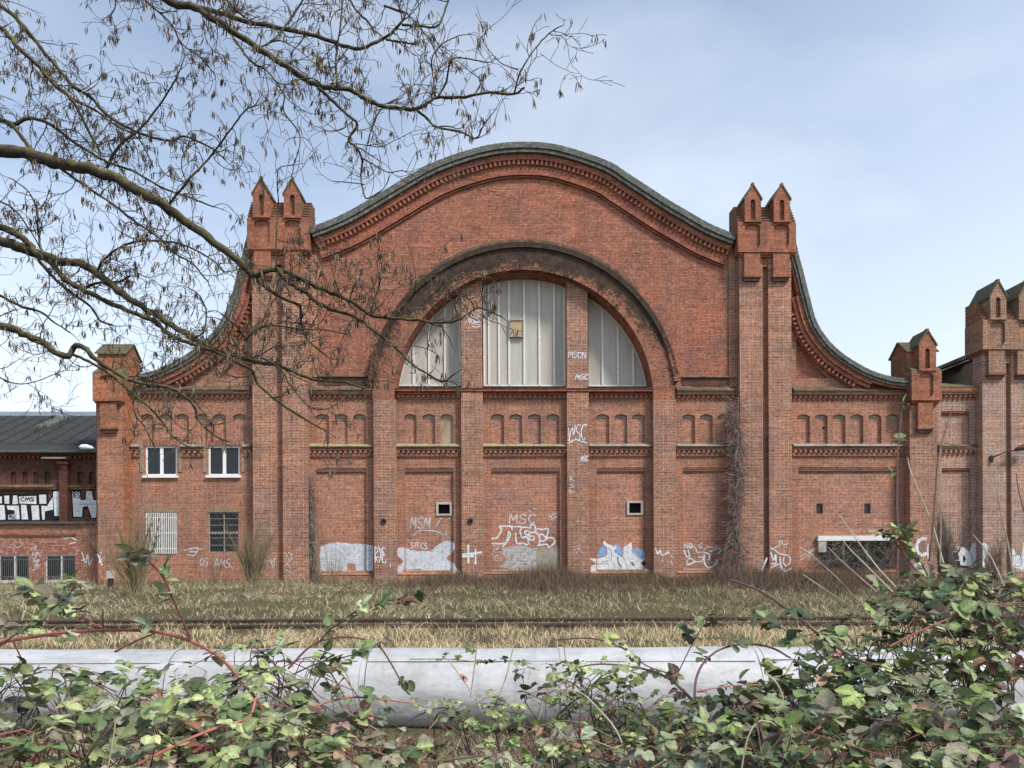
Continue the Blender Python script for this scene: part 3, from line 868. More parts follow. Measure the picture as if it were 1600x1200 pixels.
# --- paired towers
def pinnacle(xc, z0, parent, d0=-1.0, depth=1.9, m='brick_tower', wd=0.93, hb=1.28, hg=0.83):
    h = wd / 2
    f = MB().mat(m)
    outl = [(xc - h, z0), (xc + h, z0), (xc + h, z0 + hb), (xc, z0 + hb + hg), (xc - h, z0 + hb)]
    slit = arch_poly(xc - .135, xc + .135, z0 + .12, z0 + 1.14, .13, 5)
    f.slab(outl, d0, d0 + .22, [slit], back=False)
    f.slab(outl, d0 + .2, d0 + depth, back=True)
    # rough stepped tiles on the gable slopes
    f.mat('roof_mossy')
    for sg in (-1, 1):
        for k in range(6):
            t0, t1 = k / 6, (k + 1) / 6
            xa, xb2 = xc + sg * (h + .06) * (1 - t0), xc + sg * (h + .06) * (1 - t1)
            za, zb2 = z0 + hb - .06 + (hg + .06) * t0, z0 + hb - .06 + (hg + .06) * t1
            f.slab([(xa, za), (xb2, zb2), (xb2, zb2 + .13), (xa + sg * .02, za + .09)], d0 - .05, d0 + depth + .03)
    f.mat(m).box(xc - .07, xc + .07, d0 - .04, d0 + .2, z0 + hb + hg - .05, z0 + hb + hg + .14)
    f.box(xc - h - .03, xc + h + .03, d0 - .04, d0 + .1, z0 - .02, z0 + .05)
    return f.build('pinnacle', parent)
def head_block(x0, x1, zb, zt, centers, parent, d0=-0.92, d1=0.75, m='brick_tower', rw=0.87):
    f = MB().mat(m)
    hs = []
    for c in centers:
        # shield shaped sunk panel: arched head, curved in at the foot
        hs.append([(c - rw / 2 + .1, zb + .12), (c + rw * .18, zb + .12), (c + rw * .38, zb + .26), (c + rw / 2, zb + .45), (c + rw / 2, zt - .22), (c + rw * .3, zt - .12), (c, zt - .09), (c - rw * .3, zt - .12), (c - rw / 2, zt - .22), (c - rw / 2, zb + .2)])
    f.slab([(x0, zb), (x1, zb), (x1, zt), (x0, zt)], d0, d0 + .13, hs, back=False)
    f.slab([(x0, zb), (x1, zb), (x1, zt), (x0, zt)], d0 + .13, d1)
    # corbelled foot
    f.mat('brick_trim')
    f.box(x0 + .06, x1 - .06, d0 + .10, d1 - .04, zb - .10, zb - .002)
    f.box(x0 + .11, x1 - .11, d0 + .20, d1 - .08, zb - .2, zb - .102)
    return f.build('head_block', parent)
def shaft(c, z0, z1, parent, d0=-0.86, m='brick_tower', wd=.93):
    f = MB().mat(m).box(c - wd / 2, c + wd / 2, d0, -0.3, z0, z1)
    f.mat('brick_trim').box(c - wd / 2 - .05, c + wd / 2 + .05, d0 - .05, -0.3, z0 - .09, z0 - .002)
    f.mat('coping_dark').box(c - wd / 2, c + wd / 2, d0 + .03, -0.3, z0 - .17, z0 - .092)
    f.mat('brick_trim').box(c - wd / 2 + .02, c + wd / 2 - .02, d0 + .08, -0.3, z0 - .27, z0 - .172)
    return f.build('hanging_shaft', parent)
def back_roof(x0, x1, z0, z1, parent, d0=-0.8, d1=0.72):
    # stepped mossy roof behind and between the pinnacles
    f = MB()
    n = 6
    for i in range(n):
        t0, t1 = i / n, (i + 1) / n
        zz1 = z0 + (z1 - z0) * t1
        f.mat('roof_mossy').box(x0 - .01, x1 + .01, d0 + (0 - d0) * t0 - .03, d1, zz1 - .05, zz1)
        f.mat('brick_tower')
        t0, t1 = i / n, (i + 1) / n
        zz0, zz1 = z0 + (z1 - z0) * t0, z0 + (z1 - z0) * t1
        f.box(x0 + .0, x1 - .0, d0 + (0 - d0) * t0, d1 - .01, zz0, zz1 - .052)
    return f.build('stepped_roof', parent)
DT = -0.6
def tower(p, parent, mt='brick_tower', mp='brick_pier'):
    # p: pixel columns of the two piers and rows of the head
    (a, b), (c, d), zt, zb, zs, zp = p
    k = 600
    f = MB().mat(mp)
    xa, xb_, xc_, xd = X(a, DT, k), X(b, DT, k), X(c, DT, k), X(d, DT, k)
    f.box(xa, xb_, DT, 0.3, zBase, zb)
    t = f.build('tower', parent)
    f2 = MB().mat(mp).box(xc_, xd, DT, 0.3, zBase, zb)
    f2.build('pier', t)
    MB().mat(mp).box(xb_ + .002, xc_ - .002, DT + .32, 0.3, zBase, zb - .7).build('groove_wall', t)
    MB().mat(mt).box(xb_ + .002, xc_ - .002, DT + .05, 0.3, zb - .698, zb).build('groove_head', t)
    c1, c2 = (xa + xb_) / 2, (xc_ + xd) / 2
    head_block(xa - .17, xd + .17, zb, zt, (c1, c2), t, m=mt)
    for cc in (c1, c2):
        shaft(cc, zs, zb - .01, t, m=mt)
        pinnacle(cc, zt, t, m=mt, hg=zp - zt - 1.28)
        # small imposts left and right of each shaft
    back_roof(xa - .16, xd + .16, zt, zt + 1.22, t)
    return t
tower(((394.5, 431), (441, 480.5), Z(341, -.9, 437), Z(390, -.9, 437), Z(428, -.9, 437), Z(281, -.9, 437)), hall)
tower(((1156, 1192), (1201, 1237), Z(347.8, -.9, 1196), Z(394, -.9, 1196), Z(430, -.9, 1196), Z(291, -.9, 1196)), hall)

# --- corner turrets
def turret(px0, px1, zt, zb, zs, zap, parent, m='brick_tower', mp='brick_pier', full=True, dd=-0.55):
    x0, x1 = X(px0, dd), X(px1, dd)
    t = MB().mat(mp).box(x0, x1, dd, 0.5, zBase, zb).build('corner_pier', parent)
    c = (x0 + x1) / 2
    h0, h1 = x0 - .08, x1 + .10
    head_block(h0, h1, zb, zt, (c,), t, d0=dd - .35, d1=1.4, m=m, rw=.8)
    shaft(c, zs, zb - .01, t, d0=dd - .25, m=m, wd=.88)
    # cross-gabled body behind
    f = MB().mat(m)
    y0, y1 = dd + .15, 1.4
    ym = (y0 + y1) / 2
    zb2, zr = zt + 1.25, zt + 1.95
    vs = []
    for x in (h0 + .02, h1 - .02):
        vs += [(x, y0, zt), (x, y1, zt), (x, y1, zb2), (x, ym, zr), (x, y0, zb2)]
    f.add(vs, [(0, 1, 2, 3, 4), (5, 9, 8, 7, 6), (0, 4, 9, 5), (1, 6, 7, 2)])
    f.mat('roof_mossy')
    for k in range(5):
        for (ya, yb) in ((y0 - .12, ym), (y1 + .1, ym)):
            q0, q1 = k / 5, (k + 1) / 5
            u0, u1 = ya + (yb - ya) * q0, ya + (yb - ya) * q1
            w0, w1 = zb2 - .08 + (zr + .08 - zb2) * q0, zb2 - .08 + (zr + .08 - zb2) * q1
            f.add([(h0 - .08, u0, w0), (h1 + .08, u0, w0), (h1 + .08, u1, w1), (h0 - .08, u1, w1), (h0 - .08, u0, w0 + .1), (h1 + .08, u0, w0 + .1), (h1 + .08, u1, w1 + .06), (h0 - .08, u1, w1 + .06)],
                  [(0, 1, 2, 3), (4, 5, 6, 7), (0, 1, 5, 4), (0, 3, 7, 4), (1, 2, 6, 5), (2, 3, 7, 6)])
    f.build('turret_body', t)
    if full:
        pinnacle(c + .04, zt, t, d0=dd - .4, depth=1.5, m=m, hb=1.45, hg=zap - zt - 1.45, wd=.98)
    for s_ in (-1, 1):
        g = MB().mat('roof_mossy').wedge(c + (.5 if s_ > 0 else -.5) , h1 if s_ > 0 else h0, dd - .35, dd + .3, zt, zt + .45)
        g.build('shoulder', t)
    return t
turret(1421.5, 1463.5, Z(580, -.8, 1442), Z(626, -.8, 1442), Z(668, -.8, 1442), Z(518.5, -.8, 1442), hall)
tl = turret(152, 192, Z(584, -.8, 172), Z(627, -.8, 172), Z(668, -.8, 172), Z(525, -.8, 172), hall, full=False, m='brick_orange', mp='brick_wall')
x0, x1 = X(193, -.4), X(200, -.4)
MB().mat('brick_orange').box(x0, x1, -.42, 0, zBase, Z(622)).build('corner_strip', hall)

# --- windows of the left bay
for i, (a, c, t, b_) in enumerate(win0):
    x0, x1, z0, z1 = X(a), X(c), Z(b_), Z(t)
    xm = (x0 + x1) / 2
    if i < 2:
        wdw = MB().mat('brick_wall').slab(rect(x0 - .13, x1 + .13, z1, z1 + .30), -.015, .02)
        # sailor lintel of upright brick
        for k in range(22):
            u = x0 - .12 + (x1 - x0 + .24) * k / 22
            wdw.mat('brick_panel' if k % 2 else 'brick_trim').box(u, u + .07, -.03, -.016, z1 + .02, z1 + .29)
        wdw = wdw.build('window', hall)
        MB().mat('white_pvc').slab(rect(x0, x1, z0, z1), .08, .20, [rect(x0 + .09, xm - .09, z0 + .09, z1 - .09), rect(xm + .09, x1 - .09, z0 + .09, z1 - .09)]).build('frame', wdw)
        MB().mat('white_pvc').box(x0 - .1, x1 + .1, -.16, .1, z0 - .14, z0 - .002).build('sill', wdw)
        for u0, u1 in ((x0 + .085, xm - .085), (xm + .085, x1 - .085)):
            MB().mat('glass').box(u0, u1, .13, .15, z0 + .085, z1 - .085).build('pane', wdw)
        for s_ in (0, 1):
            e = x0 - .34 if s_ == 0 else x1 + .06
            MB().mat('stone_tan').box(e + .06, e + .22, -.05, -.002, z0 + .2, z1 + .25).build('stone_jamb', wdw)
    else:
        wdw = MB()
        for k in range(24):
            u = x0 - .10 + (x1 - x0 + .2) * k / 24
            wdw.mat('stone_tan' if k % 3 else 'brick_panel').box(u, u + .062, -.02, -.002, z1 + .01, z1 + .27)
        wdw = wdw.build('window', hall)
        MB().mat('unlit_black' if i == 2 else 'glass').box(x0, x1, .16, .18, z0, z1).build('pane', wdw)
        fr = MB().mat('white_bar' if i == 2 else 'old_paint')
        fr.slab(rect(x0, x1, z0, z1), .05, .14, [rect(x0 + .05, xm - .04, z0 + .05, z1 - .05), rect(xm + .04, x1 - .05, z0 + .05, z1 - .05)])
        if i == 3:
            fr.box(x0 + .05, x1 - .05, .06, .13, z0 + (z1 - z0) * .46, z0 + (z1 - z0) * .52)
        fr.build('frame', wdw)
        gr = MB()
        if i == 2:
            gr.mat('white_bar')
            for k in range(17):
                u = x0 + .05 + (x1 - x0 - .1) * k / 16
                gr.box(u - .022, u + .022, -.06, -.03, z0 - .02, z1 - .03)
            for q in (.12, .5, .88):
                gr.box(x0, x1, -.028, -.012, z0 + (z1 - z0) * q - .02, z0 + (z1 - z0) * q + .02)
        else:
            gr.mat('old_paint')
            for q in (.18, .36, .68, .84):
                gr.box(x0, x1, .02, .04, z0 + (z1 - z0) * q - .015, z0 + (z1 - z0) * q + .015)
            gr.mat('dark_metal')
            for k in range(1, 10):
                u = x0 + (x1 - x0) * k / 10
                gr.box(u - .012, u + .012, -.02, .0, z0, z1)
        gr.build('window_bars', wdw)
# --- low doorway in the right bay
x0, x1, z0, z1 = X(1283), X(1395), zP0, Z(847)
dr = MB().mat('white_bar').box(X(1277), X(1402), -.05, .17, z1, Z(839)).build('doorway', hall, label='overgrown low opening under a white lintel')
MB().mat('concrete').box(X(1278), X(1290), -.02, .17, Z(865), z1 - .002).build('bracket', dr)
MB().mat('unlit_black').box(x0, x1, .6, .66, z0, z1).build('opening', dr)  # black sheet coloured as the unlit space behind the doorway
f = MB().mat('old_paint')
f.slab(rect(x0, x1, z0, z1), .3, .4, [rect(x0 + .07 + i * (x1 - x0) / 3, x0 - .07 + (i + 1) * (x1 - x0) / 3, z0 + .1, z1 - .1) for i in range(3)])
f.build('frame', dr)
f = MB().mat('dark_metal')
for k in range(30):
    u = x0 + (x1 - x0) * (k + .5) / 30
    f.box(u - .012, u + .012, .25, .27, z0, z1)
f.build('grille', dr)
MB().mat('white_bar').box(x0 - .1, x1 + .1, .0, .15, z0 - .1, z0).build('sill', dr)

# --- body and roof behind the screen wall
f = MB().mat('brick_wall')
xl, xr = X(158), X(1462)
f.box(xl, xl + .4, 0.5, 46, zBase, Z(620)); f.box(xr - .4, xr, 0.5, 46, zBase, Z(620))
f.box(xl, xr, 46, 46.4, zBase, Z(620))
f.build('side_wall', hall)
prof = [(xl - .2, Z(622))] + [p for p in off(lc, ln_, 26 * px) if p[0] > X(220)] + [p for p in off(gc, gn, 30 * px)] + [p for p in off(rc, rn, 26 * px) if p[0] < X(1412)] + [(xr + .2, Z(622))]
f = MB().mat('roof_grey')
vs = [(x, 0.35, z) for x, z in prof] + [(x, 46, z) for x, z in prof]
n = len(prof)
f.add(vs, [(i, i + 1, i + 1 + n, i + n) for i in range(n - 1)])
f.build('roof', hall)

# ================================================================ neighbouring hall and link wall on the right
nb = thing('brick_hall', 'paler brown brick hall beside the large one, with paired turrets and a low link wall', 'building', ORG, TH)
f = MB().mat('brick_brown')
lx0, lx1 = X(1465) + .003, X(1534)
h1, h2 = rect(X(1470.5), X(1515.5), Z(694), Z(642)), rect(X(1471.5), X(1516.5), Z(892), Z(732))
f.slab(rect(lx0, lx1, zBase, Z(606)), DW + .02, 0.2, [h1, h2], back=False)
f.build('link_wall', nb)
for h in (h1, h2):
    g = MB().mat('brick_brown').slab([(x, z) for x, z in h], 0.2, 0.34, back=False, sides=False)
    zt = h[2][1]
    g.mat('brick_trim').box(h[0][0] + .01, h[1][0] - .01, 0.05, .2, zt - .10, zt - .005)
    g.mat('brick_trim').box(h[0][0] + .01, h[1][0] - .01, 0.12, .2, zt - .2, zt - .11)
    g.build('blind_panel', nb)
hall_keep, hall = hall, nb
f = MB()
for i in range(3):
    u0 = lx0 + (lx1 - lx0) * i / 3; u1 = lx0 + (lx1 - lx0) * (i + 1) / 3 - .01
    f.mat('roof_mossy').wedge(u0, u1, -.30, .4, Z(606), Z(596) + rnd.uniform(-.04, .03))
f.mat('brick_orange').box(lx0, lx1, -.28, .02, Z(611), Z(606.1))
f.mat('ledge_grey').box(lx0, lx1, -.23, .02, Z(613), Z(611.1))
f.mat('brick_wall').box(lx0, lx1, -.18, .02, Z(616), Z(613.1))
o = f.build('cornice', nb)
def dents(x0, x1, y0, y1, o):
    g = MB()
    n = round((x1 - x0) / 0.29); s = (x1 - x0) / n
    for i in range(n):
        c0 = x0 + s * (i + .5)
        g.mat('brick_wall').box(c0 - s * .28, c0 + s * .28, -.11, .018, Z(y0 + (y1 - y0) * .55), Z(y0))
        g.mat('brick_trim').box(c0 - s * .5, c0 - s * .1, -.07, .018, Z(y1), Z(y0 + (y1 - y0) * .56))
    g.build('dentil_band', o)
dents(lx0, lx1, 616.2, 624, o)
f = MB()
for i in range(3):
    u0 = lx0 + (lx1 - lx0) * i / 3; u1 = lx0 + (lx1 - lx0) * (i + 1) / 3 - .01
    f.mat('ledge_dark').wedge(u0, u1, -.24, .018, Z(699), Z(694.5))
f.mat('ledge_grey').box(lx0, lx1, -.18, .018, Z(701), Z(699.1))
f.mat('brick_brown').box(lx0, lx1, -.13, .018, Z(703.6), Z(701.1))
o = f.build('string_course', nb)
dents(lx0, lx1, 703.8, 712, o)
K = (499, 545, 581, 440.7)

tower(((1535, 1571.5), (1579.5, 1616), Z(500, -.9, 1575), Z(546, -.9, 1575), Z(583, -.9, 1575), Z(441, -.9, 1575)), nb, 'brick_brown_tower', 'brick_brown')
# wall and gable running on beyond the frame
gx0, gx1 = X(1616, DT) + .003, X(1960)
pts = resample([(X(1616), Z(500), 0), (X(1680), Z(470), 0), (X(1740), Z(435), 0), (X(1830), Z(415), 0), (X(1960), Z(410), 0)], 24)
gp = [(p.x, p.y) for p in pts]
MB().mat('brick_brown').slab([(gx0, zBase), (gx1, zBase)] + gp[::-1], 0.02, .4).build('gable_wall', nb)
MB().mat('coping').band(gp, normals2(gp), -.1, .45, -.5, .6).build('coping', nb)
# dark hall roof rising behind the link wall
f = MB()
q = [W(1466, 577, 3.0), W(1517, 556.5, 3.0), W(1560, 541, 3.0), W(1560, 620, 3.0), W(1466, 620, 3.0)]
f.mat('wood_dark').slab(q[::-1], 3.0, 3.2)
q = [W(1462, 574.0, 2.8), W(1560, 533, 2.8), W(1560, 541.5, 2.8), W(1462, 578.5, 2.8)]
f.mat('coping_dark').slab(q[::-1], 2.7, 20)
q = [W(1466, 579.6, 2.6), W(1517, 560.2, 2.6), W(1517, 562.2, 2.6), W(1466, 582.5, 2.6)]
f.mat('ledge_grey').slab(q[::-1], 2.6, 2.99)
f.build('roof', nb)
f = MB().mat('brick_brown')
f.box(gx1 - .4, gx1, .41, 40, zBase, Z(600)); f.box(lx1, lx1 + .4, 3.3, 40, zBase, Z(600))
f.build('side_wall', nb)
hall = hall_keep

# ================================================================ low workshop on the left
ws = thing('brick_workshop', 'low sooty brick workshop with a dark slate roof and big white block-letter graffiti', 'building', ORG, TH)
DL, DU = 0.7, 2.2
xL = X(-420, DL); xR = x150 - .002
def ZL(y, d=DL): return Z(y, d, 75)
wn = [(70, 117), (-3, 44), (-76, -29), (-149, -102)]
holes = [rect(X(a, DL), X(c, DL), ZL(908), ZL(867)) for a, c in wn]
MB().mat('plaster_pink').slab(rect(xL, X(125, DL), zBase, ZL(836)), DL, DL + .3, holes, back=False).build('lower_wall', ws)
f = MB().mat('brick_wall').box(X(125, DL), xR, DL - .03, DL + .3, zBase, ZL(819))
f.build('corner_pier', ws)
f = MB().mat('brick_wall').box(xL, X(125, DL) - .003, DL - .02, DL + .3, ZL(836), ZL(819))
f.mat('brick_trim').box(xL, X(118, DL), DL - .10, DL - .021, ZL(836), ZL(833.5))
f.mat('stone_tan').box(xL, X(116, DL), DL - .06, DL - .021, ZL(838), ZL(836.1))
f.mat('coping_dark').box(xL, xR, DL - .22, DU, ZL(819) + .002, ZL(815))
f.build('cornice', ws)
# exposed brick patches on the plaster
rb = random.Random(9)
f = MB().mat('brick_panel')
for k in range(26):
    u = X(rb.uniform(-20, 120), DL); z = ZL(rb.uniform(846, 863)); ww = rb.uniform(.3, 1.0)
    f.slab([(u, z), (u + ww, z), (u + ww - .05, z + .09), (u + .06, z + .09)], DL - .008 - k * .0002, DL - .002)
for a, c in wn:
    for k in range(12):
        z = ZL(908) + k * .13
        for e in (X(a, DL) - .12 - rb.random() * .1, X(c, DL) + .0):
            f.box(e, e + .12 + rb.random() * .1, DL - .012, DL - .002, z, z + .08)
f.build('bare_brick', ws)
for a, c in wn:
    x0, x1, z0, z1 = X(a, DL), X(c, DL), ZL(908), ZL(867)
    xm = x0 + (x1 - x0) * .52
    wd = MB().mat('white_pvc').slab(rect(x0, x1, z0, z1), DL + .05, DL + .15, [rect(x0 + .07, xm - .06, z0 + .07, z1 - .07), rect(xm + .06, x1 - .05, z0 + .07, z1 - .07)])
    wd = wd.build('window', ws)
    MB().mat('white_pvc').box(x0 - .05, x1 + .05, DL - .12, DL + .05, z0 - .10, z0 - .002).build('sill', wd)
    MB().mat('glass').box(x0 + .05, x1 - .04, DL + .10, DL + .12, z0 + .06, z1 - .06).build('pane', wd)
    g = MB().mat('bar_grey')
    for k in range(15):
        u = x0 + .12 + (x1 - x0 - .2) * k / 14
        g.box(u - .008, u + .008, DL - .02, DL - .004, z0 + .02, z1 - .02)
    g.box(x0, x1, DL - .018, DL - .004, z0 + .25, z0 + .28)
    g.box(x0, x1, DL - .018, DL - .004, z1 - .28, z1 - .25)
    g.build('window_bars', wd)
def ZU(y): return Z(y, DU, 75)
nh = []
for base in (16, 34, 51, 69):
    nh.append((base, base + 9))
nh += [(121, 131), (139, 149), (-20, -11), (-38, -29)]
hol = [arch_poly(X(a, DU), X(c, DU), ZU(758), ZU(739), .08, 5) for a, c in nh]
MB().mat('brick_dark').slab(rect(xL, xR, ZU(818), ZU(706)), DU, DU + .15, hol, back=False).build('upper_wall', ws)
MB().mat('brick_dark').box(xL, xR, DU + .15, DU + .3, ZU(818), ZU(706)).build('backing_wall', ws)
for a, c in ((86, 109), (-60, -37)):
    p = MB().mat('brick_dark').box(X(a + 10, DU), X(c, DU), DU - .3, DU, ZU(818), ZU(722))
    p.mat('brick_trim').box(X(a + 8, DU), X(c + 1, DU), DU - .4, DU, ZU(726), ZU(722) - .002)
    p = p.build('pier', ws)
    MB().mat('ledge_grey').wedge(X(a - 11, DU), X(c + 2, DU), DU - .75, DU, ZU(719), ZU(711)).build('pier_cap', p)
f = MB()
for a, c in ((-40, 86), (109.5, 150)):
    f.mat('ledge_dark').wedge(X(a, DU), X(c, DU), DU - .25, DU - .002, ZU(762), ZU(757))
    f.mat('brick_orange').box(X(a, DU), X(c, DU), DU - .14, DU - .002, ZU(765), ZU(762.2))
f.build('string_course', ws)
g = MB().mat('brick_trim')
u = xL
while u < xR - .2:
    g.box(u, u + .14, DU - .16, DU - .002, ZU(716.5), ZU(712.5))
    u += .27
g.box(xL, xR, DU - .22, DU - .002, ZU(712.4), ZU(709))
g.build('dentil_band', ws)
# roof in two pitches
rf = MB().mat('slate_roof')
zE, zK, zRi = Z(705, 1.6, 75), Z(693.5, 3.0, 75), Z(649.5, 9.0, 75)
rf.add([(xL, 1.6, zE), (xR, 1.6, zE), (xR, 3.0, zK), (xL, 3.0, zK), (xL, 9.0, zRi), (xR, 9.0, zRi), (xL, 18, zE), (xR, 18, zE), (xL, 1.6, zE - .12), (xR, 1.6, zE - .12)],
       [(0, 1, 2, 3), (3, 2, 5, 4), (4, 5, 7, 6), (8, 9, 1, 0), (8, 6, 7, 9)])
rf = rf.build('roof', ws)
sm = MB().mat('coping_dark')
k = 0
u = xL
while u < xR:
    # standing seams between the roofing felts
    sm.add([(u, 3.0, zK + .01), (u + .03, 3.0, zK + .05), (u + .03, 9.0, zRi + .05), (u, 9.0, zRi + .01)], [(0, 1, 2, 3)])
    u += .95
sm.box(xL, xR, 2.95, 3.05, zK + .0, zK + .05)
sm.build('roof_seams', rf)
# rooflight
a0, a1 = X(55, 6), X(76, 6)
def roofz(d): return zK + (zRi - zK) * (d - 3) / 6
rl = MB().mat('coping')
rl.add([(a0, 6.0, roofz(6) + .02), (a1, 6.0, roofz(6) + .02), (a1 + .15, 8.3, roofz(8.3) + .02), (a0 + .15, 8.3, roofz(8.3) + .02),
        (a0, 6.0, roofz(6) + .2), (a1, 6.0, roofz(6) + .2), (a1 + .15, 8.3, roofz(8.3) + .2), (a0 + .15, 8.3, roofz(8.3) + .2)],
       [(0, 1, 5, 4), (1, 2, 6, 5), (3, 0, 4, 7), (4, 5, 6, 7), (2, 3, 7, 6)])
rl.build('rooflight', rf)
MB().mat('coping_dark').tube([(xL, 1.5, zE - .05), (xR, 1.5, zE - .05)], .09, 8).build('gutter', rf)
# long pale shed roof further back
fs = thing('shed', 'long pale blue-grey shed roof just showing above the slate roof', 'building', ORG, TH)
f = MB().mat('far_roof')
za, zb = Z(650, 30, 75), Z(643, 30, 75)
f.box(X(-600, 30), X(160, 30), 30, 45, za - 1.5, zb)
f.build('roof', fs)
MB().mat('brick_dark').box(X(-600, 30), X(160, 30), 30.5, 44.5, zBase, za - 1.502).build('wall', fs)

# ================================================================ graffiti
FONT = {
    'M': [[(0, 0), (.12, 1), (.5, .3), (.86, 1), (1, 0)]], 'S': [[(.95, .85), (.5, 1), (.1, .8), (.3, .55), (.8, .42), (.88, .15), (.4, 0), (0, .15)]],
    'C': [[(.95, .8), (.5, 1), (.1, .7), (.1, .3), (.5, 0), (.95, .2)]], 'G': [[(.95, .85), (.5, 1), (.08, .6), (.15, .15), (.6, 0), (.95, .3), (.9, .5), (.55, .48)]],
    'E': [[(.9, 1), (.1, .95), (.1, .05), (.9, 0)], [(.1, .5), (.7, .5)]], 'H': [[(.1, 1), (.05, 0)], [(.9, 1), (.95, 0)], [(.1, .5), (.9, .55)]],
    'T': [[(0, .95), (1, 1)], [(.5, 1), (.45, 0)]], 'F': [[(.9, 1), (.1, .95), (.1, 0)], [(.1, .5), (.7, .55)]], 'K': [[(.1, 1), (.1, 0)], [(.9, 1), (.15, .5), (.95, 0)]],
    'A': [[(0, 0), (.5, 1), (1, 0)], [(.2, .35), (.8, .4)]], 'B': [[(.1, 0), (.1, 1), (.8, .8), (.15, .5), (.9, .3), (.1, 0)]], 'Y': [[(0, 1), (.5, .5), (1, 1)], [(.5, .5), (.4, 0)]],
    'U': [[(.05, 1), (.1, .2), (.5, 0), (.9, .2), (.95, 1)]], 'D': [[(.1, 0), (.1, 1), (.8, .75), (.85, .25), (.1, 0)]], 'O': [[(.5, 1), (.05, .5), (.5, 0), (.95, .5), (.5, 1)]],
    'X': [[(0, 0), (1, 1)], [(0, 1), (1, 0)]], 'R': [[(.1, 0), (.1, 1), (.85, .8), (.15, .5), (.95, 0)]], '4': [[(.7, 0), (.65, 1), (0, .35), (1, .38)]], 'I': [[(.5, 0), (.5, 1)]],
    'J': [[(.8, 1), (.8, .2), (.4, 0), (.05, .25)]], 'N': [[(.05, 0), (.1, 1), (.9, 0), (.95, 1)]], 'L': [[(.1, 1), (.1, 0), (.9, .05)]]}
lay = [0]
def ribbon(f, pix, wpx, d, smooth=True):
    p3 = [(*W(a, b, d), 0) for a, b in pix]
    if smooth and len(p3) > 2:
        p3 = [tuple(p) for p in resample(p3, len(p3) * 3)]
    pts = [(p[0], p[1]) for p in p3]
    nr = normals2(pts)
    w = wpx / 27.27 / 2
    vs, fs = [], []
    lay[0] = (lay[0] + 1) % 40
    for i, ((x, z), (nx, nz)) in enumerate(zip(pts, nr)):
        k = w * (0.8 if i in (0, len(pts) - 1) else 1.0) * (1 + .18 * math.sin(i * 1.7 + lay[0]))
        dd = d - .004 - lay[0] * .0002 - i * .00005
        vs += [(x + nx * k, dd, z + nz * k), (x - nx * k, dd, z - nz * k)]
    for i in range(len(pts) - 1):
        fs.append((2 * i, 2 * i + 1, 2 * i + 3, 2 * i + 2))
    f.add(vs, fs)
def word(f, txt, x0, y0, x1, y1, wpx, d, slant=0.15, wob=0.0, rise=0.0):
    n = len(txt); cw = (x1 - x0) / n
    rr = random.Random(len(txt) + int(x0))
    for i, ch in enumerate(txt):
        for st in FONT.get(ch, []):
            pts = []
            for u, v in st:
                xx = x0 + cw * (i + .08 + u * .84) + slant * v * (y1 - y0)
                yy = y1 - v * (y1 - y0) - rise * i
                pts.append((xx + rr.uniform(-wob, wob), yy + rr.uniform(-wob, wob)))
            ribbon(f, pts, wpx, d)
def blob(f, pix, d, lift=.003, jag=.06, seed=1):
    rr = random.Random(seed)
    p = [W(a, b, d) for a, b in pix]
    out = []
    for i in range(len(p)):
        a, b = p[i], p[(i + 1) % len(p)]
        l = math.hypot(b[0] - a[0], b[1] - a[1]); k = max(1, int(l / .22))
        for j in range(k):
            out.append((a[0] + (b[0] - a[0]) * j / k + rr.uniform(-jag, jag), a[1] + (b[1] - a[1]) * j / k + rr.uniform(-jag, jag)))
    f.slab(out, d - lift, d, back=False, sides=False)
def S(lst, ox, oy, s):
    return [(ox + a / s, oy + b / s) for a, b in lst]
def gr(label, parent=None):
    return label, parent or hall
PD = 0.18
def done(f, label, parent=None):
    label = label[:1].lower() + label[1:]
    f.build('graffiti', parent or hall, label=label)
# roller patches: laid on the wall plane, on the panel recess and on the pier
def patch(pts, label, regions, mat, extra=None, seed=1):
    # the paint lies on whatever face is behind it: one piece per depth, split at the given columns
    f = MB().mat(mat)
    rr = random.Random(seed)
    from functools import reduce
    def clip(poly, xa, sgn):
        out = []
        for i in range(len(poly)):
            a, b = poly[i], poly[(i + 1) % len(poly)]
            ia, ib = sgn * (a[0] - xa) >= 0, sgn * (b[0] - xa) >= 0
            if ia: out.append(a)
            if ia != ib:
                t = (xa - a[0]) / (b[0] - a[0]); out.append((xa, a[1] + (b[1] - a[1]) * t))
        return out
    dense = []
    for i in range(len(pts)):
        a, b = pts[i], pts[(i + 1) % len(pts)]
        l = math.hypot(b[0] - a[0], b[1] - a[1]); k = max(1, int(l / 4))
        for j in range(k):
            dense.append((a[0] + (b[0] - a[0]) * j / k + rr.uniform(-.8, .8), a[1] + (b[1] - a[1]) * j / k + rr.uniform(-.8, .8)))
    for xa, xb, d in regions:
        q = clip(clip(dense, xa, 1), xb, -1)
        if len(q) > 2:
            f.slab([W(a, b, d) for a, b in q], d - .003, d, back=False, sides=False)
    if extra: extra(f)
    return done(f, label)
s7 = lambda l: S(l, 480, 830, 5.714)
patch(s7([(110, 150), (150, 125), (190, 112), (260, 105), (275, 92), (300, 108), (420, 112), (590, 122), (602, 180), (598, 260), (585, 350), (430, 350), (428, 290), (355, 285), (350, 350), (118, 352)]),
      'large pale roller-painted patch with a square notch at its foot', [(494, 571.5, PD), (572.5, 583, DW)], 'paint_patch', seed=2)
